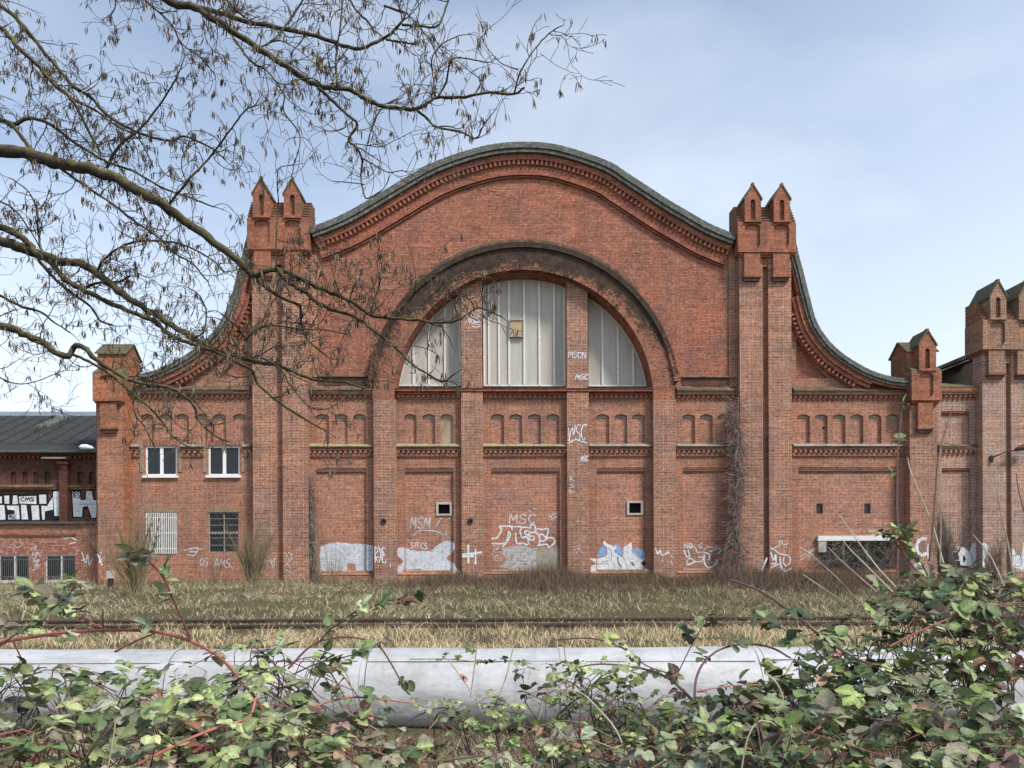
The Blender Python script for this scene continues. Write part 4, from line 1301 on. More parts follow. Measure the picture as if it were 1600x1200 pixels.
patch(s7([(790, 155), (860, 140), (930, 170), (1100, 182), (1150, 130), (1200, 100), (1262, 85), (1310, 105), (1322, 140), (1290, 190), (1238, 240), (1270, 270), (1310, 290), (1330, 330), (1365, 355), (1372, 390),
          (1350, 425), (1320, 410), (1290, 345), (1060, 352), (1000, 335), (862, 345), (840, 400), (800, 412), (796, 330), (862, 270), (825, 235), (798, 210)]),
      'pale painted patch shaped like a splayed hide', [(619.5, 632, DW), (632.5, 707.5, PD), (708, 720, DW)], 'paint_patch', seed=3)
s4 = lambda l: S(l, 760, 780, 10)
patch(s4([(250, 770), (420, 740), (600, 720), (660, 760), (1100, 750), (1135, 790), (1125, 900), (1130, 1100), (700, 1110), (300, 1085), (200, 1050), (330, 950), (290, 890), (240, 840)]),
      'faded grey-white painted patch on the central panel', [(767.5, 873, PD)], 'paint_faded', seed=4)
# outlined piece above it
f = MB().mat('paint_white')
for st in ([(75, 630), (110, 605), (140, 620), (200, 560), (238, 470), (205, 440), (235, 425), (380, 425), (402, 478)], [(380, 428), (530, 430), (545, 455), (525, 500), (545, 570), (572, 615), (610, 580), (650, 630), (655, 690), (635, 712), (570, 690), (480, 690), (460, 600), (455, 520)],
           [(80, 690), (280, 690), (330, 620), (345, 510), (372, 540), (350, 620), (250, 750)], [(545, 455), (600, 435), (690, 450), (690, 405), (750, 405), (768, 500), (700, 525), (640, 555), (600, 530), (610, 495), (650, 500), (690, 515)],
           [(560, 600), (640, 590), (700, 640), (745, 625), (735, 580), (680, 575), (640, 560)], [(768, 500), (800, 460), (880, 475), (940, 455), (968, 480), (935, 600), (880, 550), (840, 555), (830, 620), (880, 660), (960, 605), (1030, 605), (1070, 670), (970, 755), (950, 705), (810, 720)],
           [(770, 520), (820, 570), (830, 690), (800, 730)]):
    ribbon(f, s4(st), 2.3, PD)
done(f, 'large bubble-letter outline MSC')
f = MB().mat('paint_thin')
word(f, 'MSC', 794, 803, 838, 818, 2.0, PD, 0.1, .5, 0)
word(f, 'HSC', 857, 803, 872.5, 812, 1.4, PD, 0.1, .3, 1.5)
ribbon(f, [(825, 798), (831, 799)], 2, PD)
done(f, 'white tag MSC above the bubble letters')
f = MB().mat('paint_thin')
rr = random.Random(5)
for k in range(9):
    x0_, y0_ = rr.uniform(769, 785), rr.uniform(852, 872)
    ribbon(f, [(x0_, y0_), (x0_ + rr.uniform(-5, 6), y0_ + rr.uniform(-6, 6)), (x0_ + rr.uniform(-7, 7), y0_ + rr.uniform(2, 9))], .9, PD)
for k in range(10):
    x0_, y0_ = rr.uniform(797, 818), rr.uniform(853, 861)
    ribbon(f, [(x0_, y0_), (x0_ + rr.uniform(-3, 3), y0_ + rr.uniform(-4, 4)), (x0_ + rr.uniform(2, 5), y0_ + rr.uniform(-3, 4))], .9, PD - .004)
done(f, 'thin pinkish scribbled tags')
# the blue and white piece
s6 = lambda l: S(l, 900, 840, 10)
fb = MB().mat('paint_blue')
for bl in ([(320, 300), (350, 200), (420, 130), (470, 120), (480, 280)], [(590, 190), (640, 100), (720, 170), (745, 290), (650, 260)], [(880, 190), (960, 160), (1060, 200), (1085, 320), (960, 320)]):
    fb.slab([W(a, b, PD) for a, b in s6(bl)], PD - .002, PD, back=False, sides=False)
fb.mat('paint_white')
body = s6([(205, 325), (330, 330), (470, 275), (482, 150), (430, 110), (420, 62), (450, 52), (482, 92), (560, 122), (598, 150), (612, 100), (632, 150), (600, 200), (720, 310), (745, 250), (738, 150), (800, 120), (868, 72), (882, 200),
           (935, 275), (1020, 325), (1079, 330), (1005, 395), (1079, 480), (1079, 560), (1000, 600), (870, 640), (840, 590), (780, 660), (700, 600), (650, 640), (560, 570), (500, 620), (450, 570), (320, 560)] ) + s6([(235, 430), (330, 400)])
def clipc(poly, xa, sgn):
    out = []
    for i in range(len(poly)):
        a, b = poly[i], poly[(i + 1) % len(poly)]
        ia, ib = sgn * (a[0] - xa) >= 0, sgn * (b[0] - xa) >= 0
        if ia: out.append(a)
        if ia != ib:
            t = (xa - a[0]) / (b[0] - a[0]); out.append((xa, a[1] + (b[1] - a[1]) * t))
    return out
full = s6([(205, 325), (330, 330), (470, 275), (482, 150), (430, 110), (420, 62), (450, 52), (482, 92), (560, 122), (598, 150), (612, 100), (632, 150), (600, 200), (720, 310), (745, 250), (738, 150), (800, 120), (868, 72), (882, 200),
           (935, 275), (1020, 325), (1085, 335), (1005, 395), (1090, 480), (1170, 530), (1190, 620), (1110, 590), (1000, 600), (870, 640), (840, 590), (780, 660), (700, 600), (650, 640), (560, 570), (500, 620), (450, 570), (260, 560), (215, 605), (240, 440), (330, 410)])
for xa, xb, d in ((920, 931.7, DW), (932.3, 1007.7, PD), (1008.2, 1021, DW)):
    q = clipc(clipc(full, xa, 1), xb, -1)
    fb.slab([W(a, b, d) for a, b in q], d - .004, d, back=False, sides=False)
fb.mat('paint_grey')
for st in ([(330, 325), (400, 305), (475, 270), (478, 150)], [(490, 150), (540, 190), (555, 250), (540, 340), (400, 380)], [(330, 415), (490, 400), (498, 500)], [(590, 200), (660, 260), (740, 310), (780, 400), (820, 480)], [(650, 290), (670, 390), (720, 470), (650, 475)],
           [(540, 350), (590, 410), (605, 500)], [(870, 190), (890, 240), (960, 300), (1040, 340)], [(330, 505), (1085, 500)], [(830, 330), (900, 340)], [(840, 380), (920, 440)]):
    ribbon(fb, s6(st), .8, PD - .002)
fb.mat('paint_black')
fb.slab([W(a, b, PD - .006) for a, b in s6([(1020, 400), (1079, 370), (1079, 440), (1050, 430)])], PD - .009, PD - .006, back=False, sides=False)
fb.mat('paint_grey')
fb.slab([W(a, b, PD - .006) for a, b in s6([(850, 380), (890, 380), (925, 445), (880, 440)])], PD - .009, PD - .006, back=False, sides=False)
ribbon(fb, s6([(650, 300), (665, 400), (700, 460)]), 2.2, PD - .004)
done(fb, 'white and sky blue block piece with grey outlines')
# small tags
def tagword(label, items, mat='paint_white', parent=None):
    f = MB().mat(mat)
    for it in items:
        if isinstance(it[0], str):
            word(f, *it)
        else:
            ribbon(f, *it)
    done(f, label, parent)
tagword('white tag RXC on the arch pier', [('RXE', 585, 856, 604, 879, 1.5, DR, 0, .8), ([(603, 874), (603, 880)], 1.0, DR), ([(610, 880), (610, 887)], 1.0, DR), ([(590, 853), (600, 866), (585, 872)], 1.3, DR)])
tagword('small white tag STFCS', [('STFCS', 641, 847.5, 667, 857, 1.1, PD, .1, .3, -.2)])
tagword('white tag MSM with an underline arc', [('MSM', 640, 808, 672, 826, 1.5, PD, .1, .8), ([(690, 808), (680, 826)], 1.2, PD), ([(698, 812), (703, 809)], 1.2, PD), ([(645, 838), (656, 829), (680, 830), (697, 836), (696, 830)], 1.6, PD)], 'paint_thin')
tagword('white block mark like an H with a bar', [([(731.5, 851), (732, 880)], 4.5, DP), ([(722, 868), (740, 868)], 8, DP), ([(743, 858), (743, 882)], 3.5, DP), ([(722, 866), (753, 863)], 3.2, DP)])
tagword('large white outlined tag MSC with an underline', [([(888, 668), (890, 690)], 1.4, DP), ([(888, 690), (894, 668), (896, 680), (899, 664)], 1.4, DP), ('SC', 898, 663, 916, 688, 1.5, DP, .05, .8), ([(888, 693), (899, 687), (909, 690), (918, 692)], 1.6, DP), ([(914, 662), (917, 664)], 2, DP)])
tagword('small white tag MSC below the large tag', [('MSC', 907, 713, 919, 721, 1.3, DP, .1, .3, .5)])
tagword('vertical white tag KSC', [([(891, 743), (891, 753)], 1.2, DP), ([(897, 744), (892, 748), (898, 752)], 1.2, DP), ([(897, 756), (891, 757), (896, 760), (890, 762)], 1.2, DP), ([(892, 764), (890, 768), (902, 769)], 1.4, DP)], 'paint_thin')
tagword('thin reddish-white scrawl on the inner pier', [([(893, 854), (902, 853), (908, 852)], 1, DP), ([(896, 860), (903, 856), (910, 864)], 1, DP), ([(900, 866), (904, 858)], 1, DP)], 'paint_thin')
wp = 0.12
tagword('stacked white tags on the upper left window pier', [('MCS', 729, 484, 752, 493, 1.3, wp, .2, .8, 1), ('MGS', 727, 496, 749, 506, 1.2, wp, .2, .8, 1), ('S', 737, 503, 752, 511, 1.2, wp, .2, .5)])
tagword('white tag MSCN on the upper right window pier', [('MSCN', 888, 549, 916, 559, 1.3, wp, 0, .5, -.5)])
tagword('white tag MGC low on the upper right window pier', [('MGC', 898, 585, 919, 593, 1.5, wp, .2, .4, 0)])
tagword('white crowned tag in a row of dots', [([(1024, 856), (1028, 866), (1031, 860), (1034, 867), (1040, 866), (1043, 862), (1046, 866)], 2.0, DR), ([(1048, 868), (1053, 872)], 1.6, DR), ([(1049, 876), (1050, 881)], 1.6, DR), ([(1034, 875), (1036, 878)], 1.2, DR)])
s8 = lambda l: S(l, 1040, 830, 6.154)
tagword('white looping throw-up with a crown of small letters', [(s8([(175, 180), (200, 240), (230, 240), (215, 180)]), 2.0, PD), (s8([(230, 170), (260, 145), (295, 175), (300, 200), (370, 200)]), 1.4, PD),
        (s8([(205, 320), (205, 285), (240, 260), (285, 290), (340, 290), (360, 250), (310, 250)]), 1.5, PD), (s8([(200, 320), (240, 315), (285, 290)]), 2.4, PD), (s8([(360, 200), (420, 225), (415, 280)]), 2.2, PD),
        (s8([(375, 220), (370, 290), (400, 345), (450, 340), (490, 300), (490, 270)]), 2.6, PD), (s8([(420, 200), (470, 180), (495, 165), (540, 180), (500, 215)]), 1.6, PD), ('NRVS', 1068, 849, 1098, 857, 1.1, PD, .1, .8),
        (s8([(360, 190), (400, 150), (470, 160), (490, 130)]), 1.0, PD)])
tagword('white looping tag at the foot of the paired piers', [(s8([(1005, 160), (1040, 170), (1090, 215), (1160, 230), (1200, 260), (1190, 310), (1150, 330), (1130, 290), (1140, 240)]), 1.6, DT), (s8([(1010, 200), (1040, 280), (1055, 220), (1060, 310), (1015, 310)]), 2.2, DT),
        (s8([(1100, 250), (1110, 340), (1150, 385), (1215, 355)]), 2.4, DT), (s8([(1010, 350), (1060, 330), (1100, 310)]), 1.8, DT), (s8([(1050, 160), (1100, 130), (1085, 100), (1120, 95), (1130, 130), (1180, 120)]), 1.2, DT), (s8([(1020, 180), (1060, 150)]), 1.4, DT)])
tagword('white slash at the pier edge', [(s8([(925, 390), (945, 330), (975, 255)]), 2.6, DT)])
tagword('thin crossed white tag beside the low doorway', [(s8([(1285, 145), (1330, 175), (1400, 215), (1440, 240)]), 1.3, PD), (s8([(1285, 285), (1350, 240), (1420, 175), (1455, 160)]), 1.3, PD), (s8([(1290, 250), (1350, 215), (1390, 250), (1380, 180), (1440, 200)]), 1.0, PD)], 'paint_thin')
tagword('pair of thin white tags on the left paired piers', [([(402, 866), (410, 870), (415, 861)], 1.0, DT), ('BM', 404, 872, 429, 883, 1.1, DT, .2, 1.2), ([(402, 879), (420, 876), (428, 888)], 1.0, DT)], 'paint_thin')
tagword('thin white scribble on the second left pier', [([(444, 862), (452, 875), (445, 884), (456, 872), (450, 862), (458, 868)], 1.0, DT), ([(444, 888), (456, 896)], .9, DT), ([(446, 876), (455, 890)], .9, DT)], 'paint_thin')
tagword('white arrow-shaped tag between the lower windows', [([(288, 860), (300, 857), (310, 856), (303, 868), (292, 866)], 1.8, DW), ([(300, 856), (318, 858)], 1.4, DW), ([(296, 862), (308, 862)], 3, DW)], 'paint_thin')
tagword('thin white tag OS AMS under the lower windows', [('OS', 312, 872, 325, 884, 1.2, DW, .1, .8), ('AMS', 334, 874, 360, 886, 1.2, DW, .1, 1.0), ([(358, 880), (364, 889)], 1.1, DW)], 'paint_thin')
# big letters on the workshop: black outline below, white fill above
sw = lambda l: S(l, 0, 755, 7.275)
def poly(f, pts, d, lift):
    f.slab([W(a, b, d) for a, b in pts], d - lift, d - lift + .001, back=False, sides=False)
f = MB().mat('paint_black')
poly(f, sw([(-20, 120), (425, 122), (430, 112), (545, 112), (556, 200), (590, 140), (590, 78), (690, 78), (690, 160), (692, 425), (-20, 432)]), DU, .004)
f.mat('paint_white')
for k, l in enumerate(([(-20, 150), (22, 150), (22, 230), (-20, 228)], [(-20, 250), (50, 250), (65, 415), (-20, 415)], [(48, 142), (105, 140), (105, 235), (55, 230)], [(150, 140), (195, 140), (207, 235), (143, 240)],
          [(75, 255), (215, 255), (225, 410), (95, 412), (95, 362), (170, 350), (165, 308), (90, 300)], [(213, 152), (412, 145), (415, 237), (225, 230)], [(240, 245), (300, 248), (322, 412), (248, 412)],
          [(355, 255), (440, 252), (450, 415), (370, 418)], [(445, 130), (525, 130), (528, 232), (450, 234)], [(470, 255), (535, 262), (600, 155), (605, 300), (510, 320), (510, 415), (482, 415)],
          [(603, 95), (678, 92), (681, 170), (684, 185), (686, 372), (620, 372)])):
    poly(f, sw(l), DU, .008)
f.mat('paint_black')
word(f, 'CMS', 32, 777, 54, 783, 1.5, DU - .008, 0)
word(f, 'MSC', 14.5, 804.5, 26, 810.5, 1.2, DU - .008, 0)
done(f, 'row of large white block letters outlined in black', ws)
f = MB().mat('paint_black')
poly(f, sw([(805, 80), (920, 78), (928, 175), (965, 175), (965, 72), (1056, 75), (1072, 175), (1110, 180), (1112, 285), (1098, 408), (1028, 408), (1000, 300), (955, 300), (950, 400), (820, 395)]), DU, .004)
f.mat('paint_white')
poly(f, sw([(822, 95), (905, 92), (915, 190), (978, 190), (980, 87), (1043, 90), (1060, 190), (1105, 197), (1104, 270), (1088, 394), (1042, 394), (1008, 285), (998, 258), (940, 270), (933, 384), (836, 380)]), DU, .008)
f.mat('paint_black')
word(f, 'BS', 114.5, 768, 125, 778, 1.4, DU - .008, 0)
ribbon(f, sw([(905, 240), (1050, 236), (1100, 240)]), .8, DU - .008)
done(f, 'large white letter H outlined in black', ws)
tagword('looping white tag between the workshop windows', [([(48, 858), (57, 853), (50, 868), (60, 862), (52, 878), (62, 874), (54, 886), (64, 882)], 1.6, DL), ([(46, 866), (60, 885), (50, 892)], 1.2, DL)], 'paint_thin', ws)
tagword('white scrawl on the workshop corner pier', [([(128, 862), (134, 880), (137, 866), (140, 884), (144, 872)], 1.7, DL - .03), ([(127, 876), (140, 872)], 1.6, DL - .03)], 'paint_white', ws)
tagword('smudged white tag near the eaves of the lower wall', [([(100, 842), (112, 840), (120, 846), (108, 850)], 2.2, DL), ([(14, 856), (20, 850), (28, 856), (36, 850)], 1.2, DL)], 'paint_thin', ws)
tagword('white scrawl beside the drainpipe strip', [([(153, 866), (160, 884)], 2.4, -.55), ([(158, 862), (155, 880)], 1.6, -.55), ([(156, 876), (164, 870)], 1.4, -.55)])
# right hand letters
sr = lambda l: S(l, 1400, 820, 8)
tagword('white letter C over a blotched white shape', [(sr([(385, 180), (340, 170), (285, 200), (258, 270), (280, 350), (335, 380), (380, 345)]), 5.2, -.55), (sr([(400, 240), (395, 320), (405, 430)]), 2.4, -.55),
        (sr([(235, 400), (280, 440), (320, 500)]), 7, -.55), (sr([(240, 480), (260, 540), (320, 560)]), 5, -.55)])
hall = nb
regs = [(1466, 1533.5, DW + .02), (1535.2, 1571.5, DT)]
def dlines(f):
    f.mat('paint_black')
    poly(f, sr([(835, 385), (862, 395), (872, 425), (862, 455), (838, 482)]), DW + .02, .006)
    poly(f, sr([(1002, 365), (1020, 328), (1052, 330), (1060, 365)]), DW + .02, .006)
    f.mat('paint_grey')
    ribbon(f, sr([(860, 290), (930, 350), (950, 430), (952, 515)]), 1.0, DW + .016)
    ribbon(f, sr([(800, 500), (850, 512), (960, 515), (1015, 510), (1020, 430), (1045, 428), (1048, 515), (1066, 516)]), .9, DW + .016)
    ribbon(f, sr([(955, 235), (1000, 215), (1066, 242)]), .9, DW + .016)
    f.mat('paint_white')
    ribbon(f, sr([(690, 440), (700, 360), (750, 332), (785, 375), (792, 440), (700, 445)]), 1.6, DW + .018)
patch(sr([(770, 270), (850, 285), (930, 330), (955, 232), (1000, 215), (1130, 238), (1168, 262), (1160, 335), (1130, 385), (1110, 522), (1045, 520), (960, 520), (800, 505), (782, 400)]),
      'pair of white block letters D and A with grey outlines', regs, 'paint_white', dlines, 7)
def elines(f):
    f.mat('paint_grey')
    ribbon(f, sr([(1455, 300), (1480, 300), (1500, 370)]), .9, DT)
    ribbon(f, sr([(1455, 385), (1545, 378), (1572, 460), (1545, 520), (1460, 512)]), .9, DT)
patch(sr([(1455, 295), (1490, 300), (1505, 370), (1545, 378), (1575, 470), (1560, 520), (1590, 230), (1640, 230), (1640, 560), (1590, 560), (1455, 530)]), 'pale block letters at the foot of the brown towers', [(1580, 1616, DT)], 'paint_white', elines, 8)
hall = hall_keep

# ================================================================ wall lamps and junction box
lp = thing('street_lamp', 'white wall lamp on a short arm over the slate roofed workshop', 'street lamp', ORG, TH)
a, b, c = W(151, 704, .3), W(145, 699.5, .1), W(136, 697, -.1)
MB().mat('old_paint').tube([(a[0] + .1, .3, a[1]), (b[0], .1, b[1]), (c[0], -.1, c[1])], .035, 6).build('arm', lp)
f = MB().mat('white_pvc')
hp = [(*W(x_, y_, -.2), r_) for x_, y_, r_ in ((146, 700.5, .05), (142, 699.2, .10), (134, 698, .15), (127, 698, .14), (123, 698.5, .05))]
f.tube([(x_, -.15, z_) for x_, z_, r_ in hp], [r_ for *_, r_ in hp], 10)
f.build('lamp_head', lp, smooth=True)
lp2 = thing('street_lamp', 'dark wall lamp on a thin curved arm in front of the brown brick towers', 'street lamp', ORG, TH)
pp = [W(x_, y_, -1.0) for x_, y_ in ((1556, 714), (1562, 710), (1570, 706), (1584, 703.5))]
MB().mat('dark_metal').tube([(p[0], DT - .0 - .5 * min(1, i), p[1]) for i, p in enumerate(pp)], .035, 6).build('arm', lp2)
MB().mat('dark_metal').box(pp[0][0] - .1, pp[0][0] + .05, DT - .12, DT - .001, pp[0][1] - .25, pp[0][1] + .12).build('wall_plate', lp2)
hp = [(*W(x_, y_, -1.0), r_) for x_, y_, r_ in ((1583, 704, .05), (1588, 702, .12), (1597, 699.5, .17), (1606, 698, .16), (1612, 698, .05))]
MB().mat('dark_metal').tube([(x_, -1.1, z_) for x_, z_, r_ in hp], [r_ for *_, r_ in hp], 10).build('lamp_head', lp2, smooth=True)
jb = thing('junction_box', 'small pale box on a dark stub post at the foot of the hall corner', 'junction box', (0, 0, 0))
p0 = at(173, 935, 38); 
MB().mat('dark_metal').box(p0.x - .1, p0.x + .1, 37.9, 38.1, p0.z - .1, at(173, 904, 38).z).build('post', jb)
MB().mat('concrete').box(p0.x - .13, p0.x + .15, 37.85, 38.12, at(173, 903.5, 38).z, at(173, 892, 38).z).build('box', jb)

# ================================================================ ground, track, pipe
NR = np.random.default_rng(11)
def gz(x, y):
    x = np.asarray(x, dtype=float); y = np.asarray(y, dtype=float)
    base = np.interp(y, [-50, 6.5, 9.8, 13, 18.5, 21, 30, 44, 400], [-0.12, -0.12, 0.0, 0.17, 0.20, 0.22, 0.30, 0.22, 0.22])
    n = 0.05 * np.sin(x * .7 + y * .3) + 0.04 * np.sin(x * 1.9 - y * 1.1) + .03 * np.sin(y * 2.3 + x * .4)
    k = np.clip(np.minimum(np.abs(y - 17.0) - 1.6, 4) / 4, 0, 1) * np.where(y > 42, 0.3, 1)
    return base + n * k
def axis(parts):
    out = []
    for a, b, n in parts:
        out += list(np.linspace(a, b, n, endpoint=False))
    return np.array(out + [parts[-1][1]])
gx = axis([(-900, -60, 12), (-60, -30, 30), (-30, 30, 150), (30, 60, 30), (60, 900, 12)])
gy = axis([(-60, 0, 12), (0, 50, 170), (50, 100, 20), (100, 1500, 14)])
GX, GY = np.meshgrid(gx, gy)
V = np.stack([GX, GY, gz(GX, GY)], -1).reshape(-1, 3)
nx, ny = len(gx), len(gy)
idx = np.arange(nx * ny).reshape(ny, nx)
F = np.stack([idx[:-1, :-1], idx[:-1, 1:], idx[1:, 1:], idx[1:, :-1]], -1).reshape(-1, 4)
g = np_mesh('ground', V, F, None, 'ground', smooth=True)
g['kind'] = 'structure'
g['label'] = 'rough grassy ground with dead grass and bare earth'

# railway track
tr = thing('railway_track', 'single rusty railway track half buried in dry grass', 'railway track', (0, 17, 0))
def rail(y, name='rail'):
    f = MB().mat('rail_steel')
    for a, b, c, d_ in ((-.07, .07, .0, .03), (-.012, .012, .03, .12), (-.036, .036, .12, .16)):
        f.box(-60, 60, y + a, y + b, .125 + c, .125 + d_)
    o = f.build(name, tr)
    return o
rail(.72); rail(-.72)
bed = MB().mat('gravel').box(-45, 45, -1.25, 1.25, -.05, .148).build('ballast', tr)
bed['kind'] = 'stuff'
rs = random.Random(3)
slp = MB().mat('sleeper').box(-.13, .13, -1.3, 1.3, 0.06, .155)
s0 = slp.build('sleeper', tr)
s0.location = (-24, 0, 0)
for k in range(1, 70):
    s1_ = s0.copy(); SC.collection.objects.link(s1_); s1_.parent = tr
    s1_.location = (-24 + k * .68 + rs.uniform(-.02, .02), rs.uniform(-.03, .03), rs.uniform(-.01, .005))
    if abs(s1_.location.x) > 0 and k >= 70: break

# heating pipe
pipe = thing('heating_pipe', 'thick silver sheet-metal clad pipe running behind the brambles', 'pipe', (0, 8.0, .33), R(-0.45))
rad = .42
f = MB().mat('galvanised')
rng = random.Random(8)
nseg = 46
pts = []
NS = 40
vs, fs = [], []
L0, L1 = -16.0, 16.0
nx_ = 160
for i in range(nx_ + 1):
    x = L0 + (L1 - L0) * i / nx_
    for j in range(NS):
        a = 2 * math.pi * j / NS
        r_ = rad + .0035 * math.sin(x * 1.7 + a * 3) + .003 * math.sin(x * 4.1 - a * 5)
        vs.append((x, r_ * math.cos(a), r_ * math.sin(a)))
for i in range(nx_):
    for j in range(NS):
        a, b = i * NS + j, i * NS + (j + 1) % NS
        fs.append((a, b, b + NS, a + NS))
f.add(vs, fs)
f.build('pipe_jacket', pipe, smooth=True)
# lapped sheets: circumferential joints and the long seam with its rivets
x = L0 + .5
while x < L1:
    f = MB().mat('galvanised')
    f.tube([(x - .02, 0, 0), (x - .02, 0, 0.0001), (x + .03, 0, 0)][::2], rad + .006, 40)
    f.build('joint_band', pipe, smooth=False)
    MB().mat('bar_grey').tube([(x + .032, 0, 0), (x + .040, 0, 0)], rad + .0045, 40).build('joint_seal', pipe)
    x += 2.0
f = MB().mat('galvanised')
an = R(118)
cy, cz = (rad + .003) * math.cos(an), (rad + .003) * math.sin(an)
for s_ in range(16):
    u0 = L0 + s_ * 2 + .55
    an = R(126 + (s_ % 3) * 1.2)
    cy, cz = (rad + .001) * math.cos(an), (rad + .001) * math.sin(an)
    t = (-math.sin(an), math.cos(an))
    f.add([(u0, cy - t[0] * .0, cz), (u0 + 1.9, cy, cz), (u0 + 1.9, cy + t[0] * .03 + math.cos(an) * .008, cz + t[1] * .03 + math.sin(an) * .008), (u0, cy + t[0] * .03 + math.cos(an) * .008, cz + t[1] * .03 + math.sin(an) * .008),
           (u0 + 1.9, cy + math.cos(an) * .008, cz + math.sin(an) * .008), (u0, cy + math.cos(an) * .008, cz + math.sin(an) * .008)], [(0, 1, 4, 5), (5, 4, 2, 3)])
f.build('long_seam', pipe)
for x in (-12, -6, 0.6, 6.5, 12.5):
    c = MB().mat('concrete').box(x - .2, x + .2, -.3, .3, -.6, -.36)
    c.build('support_block', pipe)

# ---------------------------------------------------------------- blades: grass, straw, brush
def blades(name, P, H, Wd, lean, col, mat='straw', bend=1.0, segs=3, label=None, kind='stuff', parent=None, up=0.35, twist=None):
    n = len(P)
    az = NR.uniform(0, 2 * np.pi, n)
    dirx, diry = np.cos(az), np.sin(az)
    waz = NR.uniform(-1.2, 1.2, n)           # ribbons mostly show their face to the south
    wx, wy = np.cos(waz), np.sin(waz)
    V = np.zeros((n, (segs + 1) * 2, 3), dtype=np.float32)
    for s in range(segs + 1):
        t = s / segs
        hz_ = H * (t - lean * bend * t * t * .6)
        out = H * lean * (t ** 1.7) * 1.1
        wv = Wd * (1 - t) ** .7 * .5 + Wd * .06
        jit = NR.normal(0, .03, (n, 2)) * H[:, None] * t
        cx = P[:, 0] + dirx * out + jit[:, 0]; cy = P[:, 1] + diry * out + jit[:, 1]; cz = P[:, 2] + hz_
        V[:, s * 2, 0] = cx - wx * wv; V[:, s * 2, 1] = cy - wy * wv; V[:, s * 2, 2] = cz
        V[:, s * 2 + 1, 0] = cx + wx * wv; V[:, s * 2 + 1, 1] = cy + wy * wv; V[:, s * 2 + 1, 2] = cz
    k = (segs + 1) * 2
    F = []
    base = np.arange(n)[:, None] * k
    for s in range(segs):
        F.append(base + np.array([s * 2, s * 2 + 1, s * 2 + 3, s * 2 + 2])[None])
    F = np.concatenate(F, 0)
    C = np.repeat(col, k, axis=0)
    o = np_mesh(name, V, F, C, mat, parent)
    if kind: o['kind'] = kind
    if label: o['label'] = label
    return o
def pick(cols, n, probs=None, var=.15):
    cols = np.array(cols)
    i = NR.choice(len(cols), n, p=probs)
    return np.clip(cols[i] * NR.normal(1, var, (n, 1)), 0.005, 1)
def scatter(n, x0, x1, y0, y1, wedge_=True, clump=None, clump_r=.25):
    y = NR.uniform(y0, y1, n)
    if wedge_:
        half = y * .72 + 1.5
        x = NR.uniform(-1, 1, n) * half
        x = np.clip(x, x0, x1)
    else:
        x = NR.uniform(x0, x1, n)
    if clump:
        m = max(1, n // clump)
        ci = NR.integers(0, m, n)
        cx, cy = x[:m][ci], y[:m][ci]
        x = cx + NR.normal(0, clump_r, n); y = np.clip(cy + NR.normal(0, clump_r, n), y0, y1)
    return np.stack([x, y, gz(x, y) - .02], -1)
STRAW = [(0.66, 0.53, 0.31), (0.54, 0.42, 0.23), (0.74, 0.62, 0.42), (0.36, 0.27, 0.15)]
OLIVE = [(0.42, 0.355, 0.22), (0.30, 0.27, 0.15), (0.52, 0.44, 0.30), (0.20, 0.22, 0.09), (0.22, 0.17, 0.10)]
BROWN = [(0.15, 0.10, 0.07), (0.09, 0.062, 0.045), (0.22, 0.155, 0.11), (0.11, 0.085, 0.05)]
# bright straw between pipe and track
n = 26000
P = scatter(n, -20, 20, 9.4, 15.7, True, 30, .16)
blades('straw_grass', P, NR.uniform(.16, .46, n) * (0.8 + .3 * np.sin(P[:, 0] * 1.3) * np.sin(P[:, 1] * 2)), NR.uniform(.006, .014, n), NR.uniform(.3, 1.15, n), pick(STRAW, n, [.4, .25, .25, .1]), label='bleached straw-yellow grass in front of the track')
n = 6500
P = scatter(n, -22, 22, 15.6, 18.4, True, 20, .2)
blades('track_grass', P, NR.uniform(.06, .17, n), NR.uniform(.008, .014, n), NR.uniform(.3, 1.0, n), pick(STRAW + OLIVE, n), label='thin dry grass between the rails')
# lodged grass on the bank behind the track
n = 52000
P = scatter(n, -34, 34, 18.3, 43.2, True, 60, .35)
hm = np.clip(.75 + .5 * np.sin(P[:, 0] * .8 + np.sin(P[:, 1] * .9) * 1.5) * np.sin(P[:, 1] * .55 + P[:, 0] * .23), .25, 1.4)
keep = NR.random(n) < hm + .15
P, hm = P[keep], hm[keep]; n = len(P)
blades('bank_grass', P, NR.uniform(.22, .60, n) * hm, NR.uniform(.012, .024, n), NR.uniform(.5, 1.25, n), np.where((NR.random(n) < np.interp(P[:, 0] / P[:, 1], [-.12, .02], [.10, .48]) * np.interp(P[:, 1], [19, 24], [.5, 1]))[:, None], pick([(.24, .21, .11), (.15, .15, .065), (.30, .25, .15), (.19, .145, .095)], n), pick(OLIVE, n, [.32, .2, .28, .1, .1])), label='lodged olive and tan dead grass on the bank')
# dark dead bramble and weeds along the foot of the wall
def tangle(name, P, H, rad_, col, label, lean=1.0, mat='straw'):
    return blades(name, P, H, rad_, NR.uniform(.1, 1.0, len(P)) * lean, col, mat, 1.1, 5, label)
n = 34000
y = 43.2 - np.abs(NR.normal(0, 7.0, n)); y = np.clip(y, 21, 43.3)
x = NR.uniform(-5, 19.5, n) + NR.normal(0, .8, n)
P = np.stack([x, y, gz(x, y)], -1)
tangle('dead_brush', P, NR.uniform(.35, 1.35, n) * np.interp(y, [21, 30, 43], [.35, .85, 1.0]) * (0.8 + .45 * np.sin(x * .9) * np.sin(x * .37 + 1)), NR.uniform(.010, .022, n), pick(BROWN, n, [.35, .25, .25, .15]), 'dark brown dead brush along the foot of the hall')
n = 9000
y = 43.1 - np.abs(NR.normal(0, 1.4, n)); x = NR.uniform(-29, 29, n)
P = np.stack([x, y, gz(x, y)], -1)
